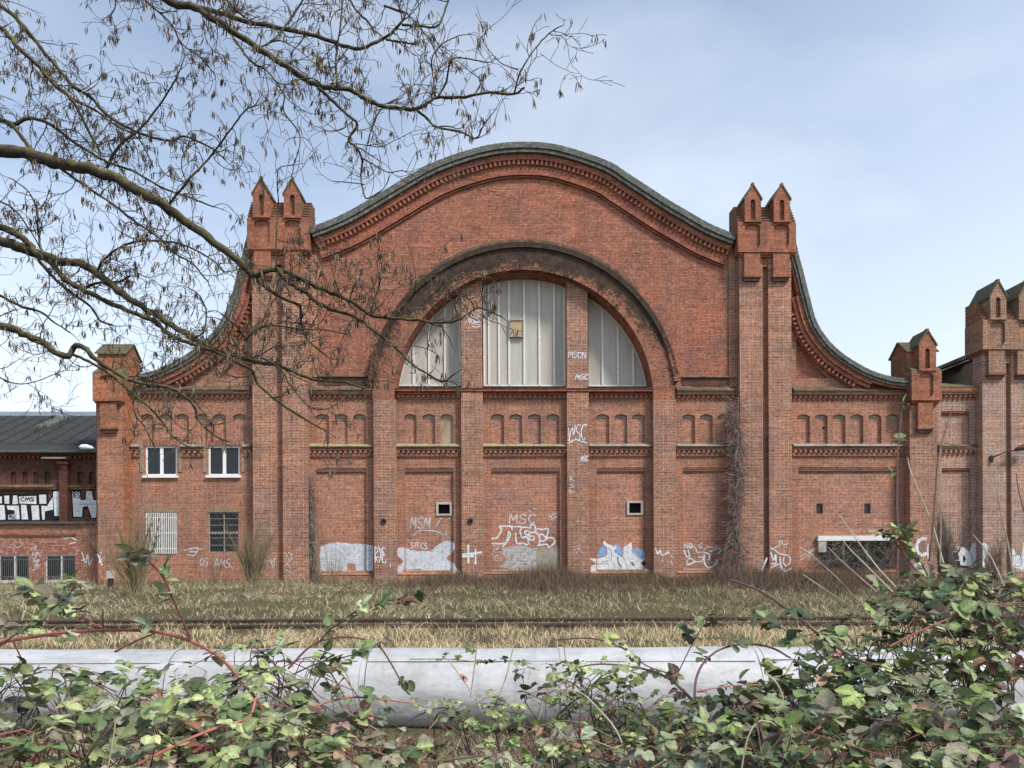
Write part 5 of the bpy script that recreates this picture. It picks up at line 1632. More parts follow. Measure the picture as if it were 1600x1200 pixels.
tangle('wall_weeds', P, NR.uniform(.15, .75, n), NR.uniform(.010, .02, n), pick(BROWN + OLIVE, n), 'dry weeds against the brick plinths')

# ---------------------------------------------------------------- leafless shrubs
def stems_mesh(MBo, base, n, h, spread, r0, rnd, depth=2, up=1.0):
    for k in range(n):
        a = rnd.uniform(0, 6.283); s = rnd.uniform(0, spread)
        d = Vector((math.cos(a) * s, math.sin(a) * s * .6, up)).normalized()
        p = Vector(base) + Vector((rnd.uniform(-.12, .12), rnd.uniform(-.12, .12), 0)) * (1 + spread)
        hh = h * rnd.uniform(.55, 1.0)
        pts, rs_ = [p.copy()], [r0]
        m = 7
        for i in range(m):
            d = (d + Vector((rnd.uniform(-.16, .16), rnd.uniform(-.16, .16), rnd.uniform(-.02, .10)))).normalized()
            p = p + d * hh / m
            pts.append(p.copy()); rs_.append(r0 * (1 - (i + 1) / m * .8))
            if depth and i > 1 and rnd.random() < .85:
                for _ in range(rnd.choice((1, 2))):
                    q = p.copy(); e = (d + Vector((rnd.uniform(-.9, .9), rnd.uniform(-.7, .7), rnd.uniform(-.1, .5)))).normalized()
                    sub = [q.copy()]
                    for _i in range(4):
                        e = (e + Vector((rnd.uniform(-.25, .25), rnd.uniform(-.25, .25), rnd.uniform(0, .2)))).normalized()
                        q = q + e * hh * rnd.uniform(.05, .09)
                        sub.append(q.copy())
                    MBo.tube(sub, [rs_[-1] * .6, rs_[-1] * .5, rs_[-1] * .4, rs_[-1] * .35, rs_[-1] * .3], 3, False)
        MBo.tube(pts, rs_, 4, False)
def shrub(label, px_, py_, Y, h, n, spread, r0, col, seed, extra=0):
    rnd_ = random.Random(seed)
    b = at(px_, py_, Y); b.z = float(gz(b.x, b.y)) - .05
    t = thing('shrub', label, 'shrub', b)
    f = MB().mat('cane'); f.col = col
    stems_mesh(f, (0, 0, 0), n, h, spread, r0, rnd_, 2)
    f.build('stems', t)
    if extra:
        f = MB().mat('cane'); f.col = tuple(c * 1.2 for c in col)
        stems_mesh(f, (0, 0, 0), extra, h * .85, spread * 1.3, r0 * .45, rnd_, 2)
        f.build('twigs', t)
    return t
shrub('tall bare many-stemmed shrub before the white barred window', 212, 930, 30, 3.9, 13, .55, .05, (.19, .155, .09), 1, 46)
shrub('bare fan-shaped shrub right of the grid-barred window', 394, 912, 38, 3.6, 16, .5, .042, (.18, .145, .09), 2, 56)
shrub('low bare shrub under the grid-barred window', 335, 915, 40, 1.8, 8, .8, .018, (.17, .14, .10), 3, 20)
shrub('fan of thin green-brown stems before the pale patch', 520, 908, 41, 2.6, 16, .55, .016, (.22, .20, .11), 4, 10)
shrub('dark leafless shrub at the foot of the brown towers', 1555, 915, 38, 2.7, 12, .5, .028, (.12, .10, .08), 5, 40)
shrub('dark dead shrub beside the link wall', 1480, 915, 40, 4.0, 12, .32, .028, (.13, .11, .09), 6, 46)
shrub('low grey shrub right of the doorway', 1415, 912, 40, 2.0, 10, .7, .018, (.14, .12, .095), 7, 30)
shrub('small tangled shrub in the grass below the blue piece', 1190, 930, 30, 1.0, 12, 1.0, .012, (.12, .10, .07), 8, 30)
shrub('small dark shrub in the middle of the bank', 790, 925, 34, 1.3, 10, .9, .012, (.11, .085, .07), 9, 26)
shrub('low brown shrub left of the doorway', 1250, 915, 38, 1.3, 12, .9, .012, (.14, .11, .08), 10, 26)

# dead climbers on the wall
def climber(label, cols, d, seed, n=240, r0=.018, col=(.13, .105, .08), wig=.06, fringe=.25):
    # cols: (row, left px, right px) outline of the hanging mass
    rnd_ = random.Random(seed)
    t = thing('creeper', label, 'creeper', ORG, TH)
    rows = [c[0] for c in cols]
    f = MB().mat('cane')
    for k in range(n):
        f.col = tuple(c * rnd_.uniform(.6, 1.5) for c in col)
        y0_ = rnd_.uniform(rows[0], rows[-1] - 10); y1_ = min(rows[-1], y0_ + rnd_.uniform(30, 130))
        u = rnd_.random()
        pts = []
        m = 9
        for i in range(m + 1):
            y_ = y0_ + (y1_ - y0_) * i / m
            l = np.interp(y_, rows, [c[1] for c in cols]); r_ = np.interp(y_, rows, [c[2] for c in cols])
            u = min(1.1, max(-.1, u + rnd_.uniform(-wig, wig) * 1.5))
            xx, zz = W(l + (r_ - l) * u, y_, d)
            dd = d - .03 - .35 * math.sin(math.pi * min(1, max(0, u))) * rnd_.random()
            pts.append((xx, dd, zz))
        f.tube(pts, [r0 * rnd_.uniform(.3, .9)] * len(pts), 3, False)
    f.build('vine_stems', t)
    f = MB().mat('cane')
    for k in range(int(n * 1.6)):
        f.col = tuple(c * rnd_.uniform(.7, 1.7) for c in col)
        y_ = rnd_.uniform(rows[0], rows[-1])
        l = np.interp(y_, rows, [c[1] for c in cols]); r_ = np.interp(y_, rows, [c[2] for c in cols])
        u = rnd_.random()
        p = Vector((*W(l + (r_ - l) * u, y_, d), 0)); p = Vector((p.x, d - .1 - .3 * rnd_.random(), p.y))
        e = Vector((rnd_.uniform(-1, 1) + (u - .5), rnd_.uniform(-.7, .1), rnd_.uniform(-.5, .6)))
        pts = [p.copy()]
        for _ in range(3):
            e = e + Vector((rnd_.uniform(-.5, .5), rnd_.uniform(-.3, .3), rnd_.uniform(-.6, .3)))
            p = p + e.normalized() * fringe * rnd_.uniform(.3, 1)
            pts.append(p.copy())
        f.tube(pts, [r0 * .45, r0 * .4, r0 * .35, r0 * .25], 3, False)
    f.build('vine_twigs', t)
climber('thick column of dead creeper hanging beside the right paired piers', [(622, 1140, 1156), (655, 1136, 1156), (680, 1139, 1162), (750, 1141, 1166), (830, 1138, 1158), (880, 1132, 1168), (912, 1126, 1180)], DT * .75, 21, 560, .016, (.20, .14, .115), fringe=.32)
climber('narrow dead creeper in the corner by the left paired piers', [(740, 484, 491), (800, 482, 494), (860, 479, 496), (912, 472, 502)], -.15, 22, 150, .02, (.19, .14, .11))
climber('grey dead creeper veiling the low doorway', [(846, 1284, 1392), (870, 1280, 1396), (905, 1272, 1400)], 0.12, 23, 300, .014, (.16, .135, .11))
climber('dead creeper climbing the corner turret', [(800, 1462, 1470), (850, 1462, 1480), (912, 1460, 1500)], -.1, 24, 140, .018, (.11, .09, .07))

# ================================================================ the overhanging locust tree
tree = thing('locust_tree', 'bare black locust tree with mossy limbs and hanging brown seed pods, foremost tree', 'tree', (-9.5, 8.5, -0.1))
TP = Vector(tree.location)
TR = random.Random(77)
def path3(pix, y0, y1):
    # a limb drawn at its own distance, receding evenly from y0 to y1 with a little sway
    n = len(pix)
    out = []
    for i, (a, b) in enumerate(pix):
        t = i / (n - 1)
        Y = y0 + (y1 - y0) * t + (0.10 * math.sin(i * 1.9 + a * .01) if 0 < i < n - 1 else 0)
        out.append(at(a, b, Y) - TP)
    return out
# (pixel path, distance at start and end, thickness in photo pixels at start and end, leave-in to the trunk, twigs per metre, pods, name)
LIMBS = [
 ('limb', [(-260, 215), (-120, 222), (0, 235), (50, 242), (93, 255), (133, 263), (177, 277), (213, 297), (247, 315), (283, 340), (320, 367), (360, 400), (398, 431)], 8.4, 7.6, 20, 10, 1, 3.2, .5),
 ('bough', [(398, 431), (417, 423), (437, 423), (462, 430), (485, 444), (517, 458), (546, 469), (562, 481), (581, 493), (621, 498), (651, 500), (685, 504.6), (715, 500), (744, 482), (762, 485), (784, 495)], 7.6, 7.0, 8, 2, 0, 5, .75),
 ('bough', [(437, 424), (450, 440), (473, 454), (496, 473), (523, 485), (560, 498), (587, 519), (621, 546), (644, 569), (671, 586), (692, 596), (712, 583)], 7.55, 7.2, 7, 2, 0, 4.5, .6),
 ('bough', [(398, 431), (419, 452), (440, 465), (462, 475), (470, 481), (472, 516), (487, 537), (510, 556)], 7.6, 7.9, 6.5, 2, 0, 4.5, .5),
 ('limb', [(-260, 330), (-120, 362), (0, 378), (31, 387), (62, 398), (94, 408), (125, 412), (156, 431), (187, 456), (225, 481), (266, 506), (300, 528), (337, 547), (375, 558), (406, 566), (437, 572), (469, 586), (500, 595), (536, 597), (570, 607)], 8.8, 7.4, 16, 2.5, 1, 4.5, .5),
 ('limb', [(-160, 320), (0, 356), (25, 366), (44, 380), (60, 398)], 8.6, 8.3, 10, 8, 0, 1, .2),
 ('bough', [(59, 404), (81, 431), (109, 456), (141, 478), (156, 500), (175, 508)], 8.4, 8.6, 5, 2.5, 0, 5, .7),
 ('bough', [(78, 408), (103, 437), (137, 456), (169, 472), (203, 487), (237, 500), (256, 516), (281, 531), (312, 541), (344, 553), (375, 569), (394, 578), (403, 600), (428, 622), (459, 644), (481, 658), (508, 672)], 8.4, 7.3, 8, 2.5, 0, 4.5, .5),
 ('bough', [(130, 453), (140, 446), (156, 442), (187, 440), (203, 431)], 8.3, 8.2, 5, 3, 0, 5, .5),
 ('bough', [(153, 422), (162, 406), (187, 387), (219, 377), (266, 378), (297, 387), (331, 406), (350, 425)], 8.2, 7.8, 4, 2, 0, 7, .9),
 ('limb', [(-260, 470), (-120, 500), (0, 509), (31, 519), (62, 534), (94, 553), (108, 555), (116, 541), (134, 544), (147, 559), (175, 578), (200, 592), (225, 600), (266, 606), (287, 619), (303, 634), (312, 659), (337, 681), (356, 690)], 8.0, 7.0, 12, 2.5, 1, 4.5, .6),
 ('bough', [(112, 553), (141, 566), (169, 583), (187, 597), (212, 619), (237, 641), (256, 662), (269, 681), (287, 694), (304, 702)], 7.9, 7.3, 4.5, 2, 0, 4, .5),
 ('bough', [(209, 594), (209, 641), (225, 666), (241, 697)], 7.5, 7.4, 3, 2, 0, 4, .5),
 ('bough', [(-60, 445), (0, 462), (31, 478), (62, 487), (80, 500), (110, 520)], 8.6, 8.8, 5, 2, 1, 6, .8),
 ('bough', [(230, 484), (245, 500), (262, 520), (290, 535)], 8.0, 8.2, 3, 1.5, 0, 6, .8),
 ('bough', [(347, 491), (369, 509), (383, 531), (383, 553)], 7.4, 7.5, 3, 3.5, 0, 6, .7),
 ('bough', [(383, 531), (400, 516), (425, 508), (469, 514), (510, 516), (540, 522)], 7.4, 7.0, 3.2, 1.8, 0, 6, .7),
 ('bough', [(409, 559), (437, 575), (453, 600), (481, 634), (500, 640)], 7.5, 7.2, 2.8, 1.6, 0, 4, .3),
 ('bough', [(306, 528), (319, 516), (322, 484), (310, 460), (295, 450)], 7.8, 7.9, 3, 1.5, 0, 7, .8),
 ('bough', [(-80, -60), (0, 7), (33, 37), (63, 73), (93, 110), (117, 137), (143, 153), (167, 180), (200, 200), (233, 213), (267, 220), (290, 213), (333, 233), (352, 250)], 9.0, 8.4, 6.5, 2.2, 1, 6.5, .9),
 ('bough', [(-100, -10), (0, 43), (27, 73), (57, 100), (80, 127), (110, 153), (130, 187), (143, 213), (157, 240)], 8.8, 8.3, 7.5, 3, 1, 5.5, .7),
 ('bough', [(-90, 150), (0, 187), (20, 197), (40, 223), (53, 238)], 8.7, 8.3, 7, 5, 1, 4, .6),
 ('bough', [(20, 195), (47, 185), (77, 193), (103, 213), (133, 233), (167, 253), (207, 267), (253, 293), (300, 310), (333, 323)], 8.5, 8.0, 5.5, 2, 0, 6, .9),
 ('bough', [(93, 262), (133, 290), (173, 317), (213, 347), (247, 370), (272, 394), (300, 412), (325, 440)], 8.2, 8.0, 4, 2, 0, 5.5, .8),
 ('bough', [(262, 322), (293, 283), (327, 247), (360, 203), (383, 173), (400, 165)], 8.0, 7.7, 4, 1.6, 0, 7, .95),
 ('bough', [(167, 262), (187, 227), (220, 200), (247, 167), (273, 127), (287, 93)], 8.3, 8.1, 4.5, 1.6, 0, 6.5, .95),
 ('bough', [(110, 153), (150, 173), (183, 197), (215, 215), (235, 250)], 8.6, 8.4, 3.5, 1.6, 0, 6, .8),
 ('bough', [(66, 398), (60, 367), (57, 327), (45, 300), (20, 280)], 8.3, 8.7, 3.5, 1.6, 0, 6, .9),
 ('bough', [(-60, 300), (0, 315), (25, 330), (50, 365), (66, 395)], 9.0, 8.8, 3, 1.6, 1, 7, .9),
 ('bough', [(-40, 560), (0, 590), (30, 600), (60, 595), (95, 580)], 9.5, 9.8, 2.5, 1.2, 1, 6, .5),
 ('limb', [(120, -110), (200, -45), (257, 0), (300, 10), (333, 30), (377, 57), (410, 80), (447, 103), (475, 122), (497, 134), (519, 137), (547, 141), (569, 153), (597, 166), (625, 169), (647, 172), (669, 161), (684, 152), (722, 152), (762, 145), (803, 147), (819, 137)], 7.6, 7.0, 11, 2.8, 1, 4, .75),
 ('bough', [(650, 171), (669, 187), (681, 198), (719, 206), (744, 216), (753, 200), (766, 181)], 7.1, 7.0, 4, 1.8, 0, 7, .9),
 ('bough', [(684, 152), (697, 128), (705, 94), (725, 91), (756, 97)], 7.0, 6.9, 3.2, 1.8, 0, 6, .6),
 ('bough', [(680, 150), (677, 119), (675, 91), (691, 69), (716, 56)], 7.1, 7.2, 3, 1.4, 0, 6, .5),
 ('bough', [(803, 147), (812, 116), (828, 87), (850, 60), (868, 45), (880, 40)], 7.0, 6.9, 2.8, 1.3, 0, 5, .6),
 ('bough', [(809, 109), (781, 97), (759, 72)], 7.0, 7.1, 1.8, 1.2, 0, 5, .6),
 ('bough', [(740, 150), (752, 128), (735, 112), (715, 95)], 7.0, 7.1, 1.8, 1.2, 0, 6, .6),
 ('limb', [(150, -60), (267, 0), (317, 13), (367, 27), (400, 37), (450, 47), (481, 53), (512, 62), (541, 73), (562, 76), (584, 67), (603, 59), (619, 44), (631, 28), (628, 19), (600, 9)], 7.9, 7.4, 7.5, 3, 1, 5, .9),
 ('bough', [(628, 39), (656, 41), (681, 42), (692, 25), (700, 0), (704, -20)], 7.4, 7.3, 3.5, 2.5, 0, 3, .6),
 ('bough', [(603, 62), (628, 66), (650, 69)], 7.4, 7.3, 3.5, 2.5, 0, 5, .6),
 ('bough', [(584, 50), (575, 34), (556, 16), (545, -5)], 7.5, 7.6, 3.2, 2.5, 0, 6, .8),
 ('bough', [(497, 137), (525, 162), (544, 181), (556, 189), (556, 200), (544, 219), (558, 231), (566, 250), (564, 275), (569, 305), (577, 309), (597, 297)], 7.2, 6.9, 5, 1.8, 0, 1.6, .15),
 ('bough', [(565, 247), (587, 259), (606, 269), (628, 266)], 7.0, 6.9, 2.2, 1.3, 0, 5, .05),
 ('bough', [(569, 288), (545, 285), (519, 283)], 6.9, 6.9, 1.8, 1.2, 0, 2, .0),
 ('bough', [(527, 133), (525, 94), (531, 47), (537, -10)], 7.2, 7.5, 3.2, 2.2, 0, 5, .8),
 ('bough', [(215, -20), (227, 0), (267, 37), (283, 67), (317, 93), (333, 113)], 8.0, 7.9, 3, 1.5, 0, 8, .95),
 ('bough', [(347, -10), (365, 12), (383, 27)], 7.7, 7.6, 4, 3, 0, 6, .8),
 ('bough', [(363, 57), (393, 97), (417, 110), (443, 147), (443, 173), (467, 207), (467, 233), (460, 253)], 7.5, 7.3, 3, 1.5, 0, 5.5, .8),
 ('bough', [(400, 78), (430, 60), (460, 20), (480, -10)], 7.5, 7.7, 3, 2, 0, 7, .9),
 ('bough', [(431, 423), (432, 365), (435, 323), (433, 281), (437, 262), (458, 258)], 7.5, 7.3, 2.2, 1.3, 0, 3.5, .25),
 ('bough', [(580, 492), (588, 460), (597, 425), (592, 400)], 7.2, 7.1, 2.5, 1.3, 0, 8, 1.0),
 ('bough', [(546, 469), (552, 450), (560, 436)], 7.3, 7.2, 3, 2.5, 0, 4, .4),
 ('bough', [(640, 500), (665, 470), (700, 440), (725, 425)], 7.2, 7.3, 2, 1.2, 0, 8, .95),
 ('bough', [(600, 494), (640, 470), (650, 440), (645, 405)], 7.2, 7.2, 2.2, 1.2, 0, 8, 1.0),
 ('bough', [(685, 505), (700, 525), (708, 545)], 7.1, 7.1, 2.2, 1.2, 0, 4, .1),
]
POD_COL = [(.12, .09, .07), (.19, .14, .10), (.28, .21, .14), (.40, .31, .21), (.09, .07, .05)]
podV, podF, podC = [], [], []
def pod(p, hang):
    l = TR.uniform(.055, .095); w_ = TR.uniform(.0046, .0072)
    a = TR.uniform(0, 6.283)
    side = Vector((math.cos(a), math.sin(a) * .8, 0)).normalized()
    d = (Vector((0, 0, -1)) + Vector((TR.uniform(-.35, .35), TR.uniform(-.35, .35), 0)) + hang * .2).normalized()
    nrm = side.cross(d).normalized()
    o = len(podV)
    cur = TR.uniform(-.25, .25)
    c = TR.choice(POD_COL); k = TR.uniform(.7, 1.25)
    for t, ww in ((0, .25), (.2, .9), (.6, 1.0), (1.0, .15)):
        q = p + d * l * t + side * cur * l * t * t
        podV.append(tuple(q - side * w_ * ww)); podV.append(tuple(q + nrm * w_ * .3 * ww)); podV.append(tuple(q + side * w_ * ww))
    for i in range(3):
        b = o + i * 3
        podF.append((b, b + 1, b + 4, b + 3)); podF.append((b + 1, b + 2, b + 5, b + 4)); podF.append((b + 2, b, b + 3, b + 5))
    podC.extend([tuple(min(1, x * k) for x in c)] * 12)
def twig(f, p, d, length, r0, depth, pods, rnd_=TR):
    m = max(3, int(length / .045))
    pts, rs_ = [p.copy()], [r0]
    cur = Vector((rnd_.uniform(-1, 1), rnd_.uniform(-1, 1), rnd_.uniform(-1, 1))) * .3
    for i in range(m):
        if rnd_.random() < .3:
            cur = Vector((rnd_.uniform(-1, 1), rnd_.uniform(-1, 1), rnd_.uniform(-1, 1))) * .34
        s_ = cur + Vector((rnd_.uniform(-1, 1), rnd_.uniform(-1, 1), rnd_.uniform(-1, 1))) * .22
        d = (d + s_).normalized()
        p = p + d * length / m
        pts.append(p.copy()); rs_.append(max(.0025, r0 * (1 - (i + 1) / m * .6)))
        if depth > 0 and rnd_.random() < .36:
            e = (d + Vector((rnd_.uniform(-1, 1), rnd_.uniform(-1, 1), rnd_.uniform(-1, 1))) * 1.1).normalized()
            twig(f, p, e, length * rnd_.uniform(.3, .6), rs_[-1] * .72, depth - 1, pods)
        elif rnd_.random() < pods * .068:
            for _ in range(rnd_.choice((2, 3, 4, 5))):
                pod(p + Vector((rnd_.uniform(-.02, .02), rnd_.uniform(-.02, .02), rnd_.uniform(-.01, .01))), Vector((0, 0, 0)))
    if rnd_.random() < pods * .30:
        for _ in range(rnd_.choice((2, 3, 5, 6))):
            pod(p + Vector((rnd_.uniform(-.025, .025), rnd_.uniform(-.025, .025), 0)), Vector((0, 0, 0)))
    f.tube(pts, rs_, 3, False)
for nm, pix, ya, yb, w0, w1, ent, dens, pods in LIMBS:
    P3 = resample(path3(pix, ya, yb), max(8, len(pix) * 4))
    n = len(P3)
    rr_ = []
    for i in range(n):
        t = i / (n - 1)
        Y = (P3[i] + TP).y
        wpx = (w0 + (w1 - w0) * t ** .85) * 1.12
        rr_.append(wpx / 1200 * Y / 2 * (1 + .07 * math.sin(i * 2.1) + .05 * math.sin(i * .9 + w0)))
    # rough the line a little, as bark and old knots do
    P3 = [p + Vector((TR.uniform(-1, 1), TR.uniform(-1, 1), TR.uniform(-1, 1))) * min(.012, rr_[i] * .35) if 0 < i < n - 1 else p for i, p in enumerate(P3)]
    f = MB().mat('bark').tube(P3, rr_, 8 if w0 > 6 else 5)
    lo_ = f.build(nm, tree, smooth=True)
    tw = MB().mat('twig_bark')
    L_ = 0
    for i in range(1, n):
        seg = P3[i] - P3[i - 1]
        q = (P3[i] + TP)
        inview = abs(q.x / q.y) < .75
        if not inview: continue
        k = seg.length * dens * (1.2 if pix[0][0] < 600 else .75)
        while TR.random() < k:
            k -= 1
            t = i / n
            base = P3[i - 1].lerp(P3[i], TR.random())
            dd = (seg.normalized() * TR.uniform(.1, .9) + Vector((TR.uniform(-1, 1), TR.uniform(-.8, .8), TR.uniform(-1, 1)))).normalized()
            twig(tw, base, dd, TR.uniform(.16, .75), min(rr_[i] * .7, TR.uniform(.0044, .0080)), 2, pods)
    # the tip goes on as a twig
    if not ent or nm != 'limb':
        twig(tw, P3[-1], (P3[-1] - P3[-3]).normalized(), .18, min(rr_[-1], .006), 1, pods)
    if tw.f: tw.build('twig', lo_, label=None)['kind'] = 'stuff'
    if ent:
        a = P3[0]
        zt = max(2.5, a.z - .9)
        mid = Vector((a.x * .45, a.y * .45, zt + (a.z - zt) * .6))
        st = Vector((0, 0, zt - .4))
        MB().mat('bark').tube(resample([st, mid, a], 12), [rr_[0] * (1.7 - .7 * i / 11) for i in range(12)], 8).build('limb', tree, smooth=True)
trp = resample([Vector((0, 0, -.2)), Vector((.05, .0, 1.5)), Vector((-.1, .1, 3.5)), Vector((.05, 0, 6)), Vector((.3, .1, 8.2)), Vector((.5, .2, 9.6))], 26)
MB().mat('bark').tube(trp, [.36 * (1 - i / 25 * .75) * (1 + .3 * max(0, 1 - i / 3)) for i in range(26)], 12).build('trunk', tree, smooth=True)
pd = np_mesh('seed_pod', podV, podF, np.array(podC), 'pod', tree)
pd['kind'] = 'stuff'
print('pods', len(podV) // 12)

# ================================================================ brambles in the foreground
def leaf_template():
    # one ovate leaflet along +x with a folded midrib and a toothed edge; z is up
    ts = [0, .06, .16, .28, .40, .52, .64, .76, .87, .95, 1.0]
    ws = [.02, .22, .38, .47, .50, .48, .42, .33, .21, .09, .0]
    V = []
    for i, (t, w_) in enumerate(zip(ts, ws)):
        tooth = (1.05 if i % 2 else .95)
        for s, lift in ((-1, .16), (-.5, .10), (0, 0), (.5, .10), (1, .16)):
            ww = w_ * (tooth if abs(s) == 1 else 1)
            z = abs(s) * w_ * lift * 1.1 - .16 * t * t + (0.018 if (i % 2 and abs(s) == .5) else 0)
            V.append((t, s * ww * .86, z))
    F = []
    for i in range(len(ts) - 1):
        for j in range(4):
            a = i * 5 + j
            F.append((a, a + 1, a + 6, a + 5))
    vein = np.array([[(.25 if i % 2 else -.5) if abs(s) == 1 else ((.75 if i % 2 == 0 else -.75) if abs(s) == .5 else 1.5) for s in (-1, -.5, 0, .5, 1)] for i in range(len(ts))]).ravel()
    edge = np.array([[1.0 if abs(s) == 1 else (.2 if abs(s) == .5 else 0) for s in (-1, -.5, 0, .5, 1)] for _ in ts]).ravel()
    return np.array(V), np.array(F), vein, edge
LT, LF, LVEIN, LEDGE = leaf_template()
class Leaves:
    def __init__(s): s.V, s.F, s.C, s.n = [], [], [], 0
    def leaflet(s, p, xd, up, size, col, edgec, wid=1.0, curl=1.0):
        xd = xd.normalized(); yd = up.cross(xd)
        if yd.length < 1e-4: yd = xd.orthogonal()
        yd.normalize(); zd = xd.cross(yd)
        Mx = np.array([xd, yd, zd])
        L = LT.copy(); L[:, 1] *= wid; L[:, 2] *= curl
        s.V.append(L @ Mx * size + np.array(p))
        s.F.append(LF + s.n * len(LT)); s.n += 1
        c = np.array(col)[None] * (1 + .24 * LVEIN[:, None] * BR.uniform(.5, 1.2))
        e = np.array(edgec)[None]
        k = (LEDGE * .55)[:, None]
        s.C.append(np.clip(c * (1 - k) + e * k, 0, 1))
    def build(s, parent, name='foliage'):
        return np_mesh(name, np.concatenate(s.V), np.concatenate(s.F), np.concatenate(s.C), 'leaf', parent, smooth=True)
PALE = [(.22, .27, .11), (.17, .225, .08), (.29, .335, .16), (.11, .16, .06), (.28, .29, .20), (.30, .34, .15), (.15, .17, .09), (.23, .20, .13), (.08, .115, .05), (.24, .30, .12)]
DARKG = [(.085, .125, .045), (.13, .175, .07), (.185, .225, .105), (.05, .075, .03), (.29, .32, .20), (.12, .155, .04), (.20, .185, .125), (.165, .21, .10), (.055, .07, .035), (.22, .27, .09)]
EDGE = [(.20, .22, .12), (.25, .12, .10), (.18, .13, .11), (.30, .32, .18), (.14, .18, .10), (.22, .17, .15)]
DEAD = [(.22, .11, .065), (.17, .06, .045), (.26, .17, .10), (.20, .12, .10), (.12, .07, .055)]
BR = random.Random(5)
def compound(lv, tw, p, d, size, pal, dead=.05):
    # petiole, then three or five leaflets
    d = d.normalized()
    pl = size * BR.uniform(.5, 1.0)
    q = p + d * pl + Vector((0, 0, -.1 * pl))
    tw.col = BR.choice([(.22, .10, .08), (.20, .19, .09), (.16, .12, .08)])
    tw.tube([p, p.lerp(q, .5) + Vector((0, 0, .04 * pl)), q], [.0011, .001, .0009], 3, False)
    up = (Vector((0, -.22, 1)) + Vector((BR.gauss(0, .36), BR.gauss(0, .36), 0))).normalized()
    isdead = BR.random() < dead
    c = BR.choice(DEAD if isdead else pal); k = BR.choice((.65, .9, 1.05, 1.25, 1.5))
    c = tuple(min(1, x * k) for x in c)
    e = BR.choice(EDGE) if BR.random() < .3 else c
    n = BR.choice((3, 3, 3, 5, 5))
    side = up.cross(d).normalized()
    wid = BR.uniform(.95, 1.3)
    droop = BR.uniform(.0, .5)
    cl = BR.uniform(.6, 1.9) * (2 if isdead else 1)
    lv.leaflet(q + d * size * .18, d + Vector((0, 0, -droop)), up, size, c, e, wid, cl)
    for sgn in (-1, 1):
        dd = (side * sgn * .95 + d * .35 + Vector((0, 0, -droop * BR.uniform(.5, 1.4))))
        lv.leaflet(q, dd, (up + side * sgn * .25).normalized(), size * BR.uniform(.72, .9), c, e, wid, cl)
        if n == 5:
            dd = (side * sgn * .8 - d * .55 + Vector((0, 0, -droop)))
            lv.leaflet(q - d * .01, dd, up, size * BR.uniform(.5, .65), c, e, wid, cl)
def cane(f, pts, r0, r1, col, thorns=True, n=6):
    P_ = resample(pts, len(pts) * 5)
    f.col = col
    k = len(P_)
    f.tube(P_, [r0 + (r1 - r0) * i / (k - 1) for i in range(k)], n)
    if thorns:
        for i in range(1, k - 1):
            if BR.random() < .6:
                t = (P_[i + 1] - P_[i - 1]).normalized()
                s_ = t.orthogonal().normalized()
                s_ = (Matrix.Rotation(BR.uniform(0, 6.28), 3, t) @ s_)
                rr_ = r0 + (r1 - r0) * i / (k - 1)
                b0 = P_[i] + s_ * rr_ * .8
                f.tube([b0, b0 + s_ * .007 - t * .003], [rr_ * .45, .0002], 3, False)
    return P_
REDC, BRNC, GRNC, PALEC, DRKC = (.26, .085, .075), (.14, .09, .075), (.22, .20, .10), (.45, .38, .28), (.07, .045, .04)
# each bush: name label, blobs (px, py, distance, radius x, radius z), leaves, palette, leaf size, canes
BUSHES = [
 ('pale green bramble bush sprawling over the left of the pipe', [(30, 1130, 2.3, .30, .13), (110, 1170, 2.0, .30, .14), (170, 1105, 2.6, .30, .11), (270, 1150, 2.3, .30, .14), (330, 1080, 2.8, .22, .08), (60, 1075, 2.7, .20, .07), (380, 1130, 2.6, .25, .12), (200, 1200, 1.9, .5, .10), (430, 1180, 2.1, .2, .12), (220, 1050, 2.9, .16, .04), (20, 1195, 1.8, .2, .1)],
  420, PALE, (.034, .056)),
 ('loose bramble bush with purple-edged leaves left of centre', [(450, 1040, 2.9, .22, .08), (520, 1100, 2.8, .20, .10), (400, 1180, 2.2, .22, .12), (470, 1200, 2.2, .25, .08), (560, 1170, 2.6, .18, .08), (650, 1190, 2.7, .22, .07), (400, 1010, 3.0, .12, .04), (690, 1120, 3.1, .10, .07)],
  150, PALE + DARKG[2:5], (.034, .056)),
 ('thin bramble bush with small leaves in front of the middle of the pipe', [(860, 1110, 3.0, .28, .09), (780, 1160, 2.9, .28, .09), (930, 1080, 3.2, .26, .09), (1000, 1110, 3.1, .24, .08), (890, 1050, 3.4, .26, .05), (720, 1110, 3.3, .14, .06), (1060, 1140, 3.0, .22, .09), (960, 1170, 2.7, .34, .07), (850, 1200, 2.5, .34, .06)],
  290, DARKG + PALE[:4], (.026, .044)),
 ('big dark green bramble bush heaped up on the right', [(1440, 1010, 3.2, .36, .19), (1530, 950, 3.3, .30, .15), (1340, 1060, 3.0, .34, .16), (1590, 1030, 3.0, .25, .2), (1460, 1110, 2.7, .42, .17), (1250, 1110, 2.8, .26, .14), (1180, 1140, 2.8, .18, .12), (1330, 1170, 2.3, .36, .13), (1520, 1170, 2.2, .36, .15), (1600, 960, 3.4, .2, .12), (1460, 905, 3.5, .16, .06), (1210, 1075, 3.1, .14, .08), (1420, 940, 3.4, .14, .09)],
  760, DARKG, (.036, .064)),
 ('low dark bramble bush at the bottom right of centre', [(1090, 1170, 2.5, .26, .12), (1180, 1190, 2.2, .22, .12), (1130, 1110, 2.8, .14, .08), (1020, 1195, 2.4, .2, .08), (1250, 1190, 2.1, .24, .14)],
  200, DARKG, (.034, .058)),
]
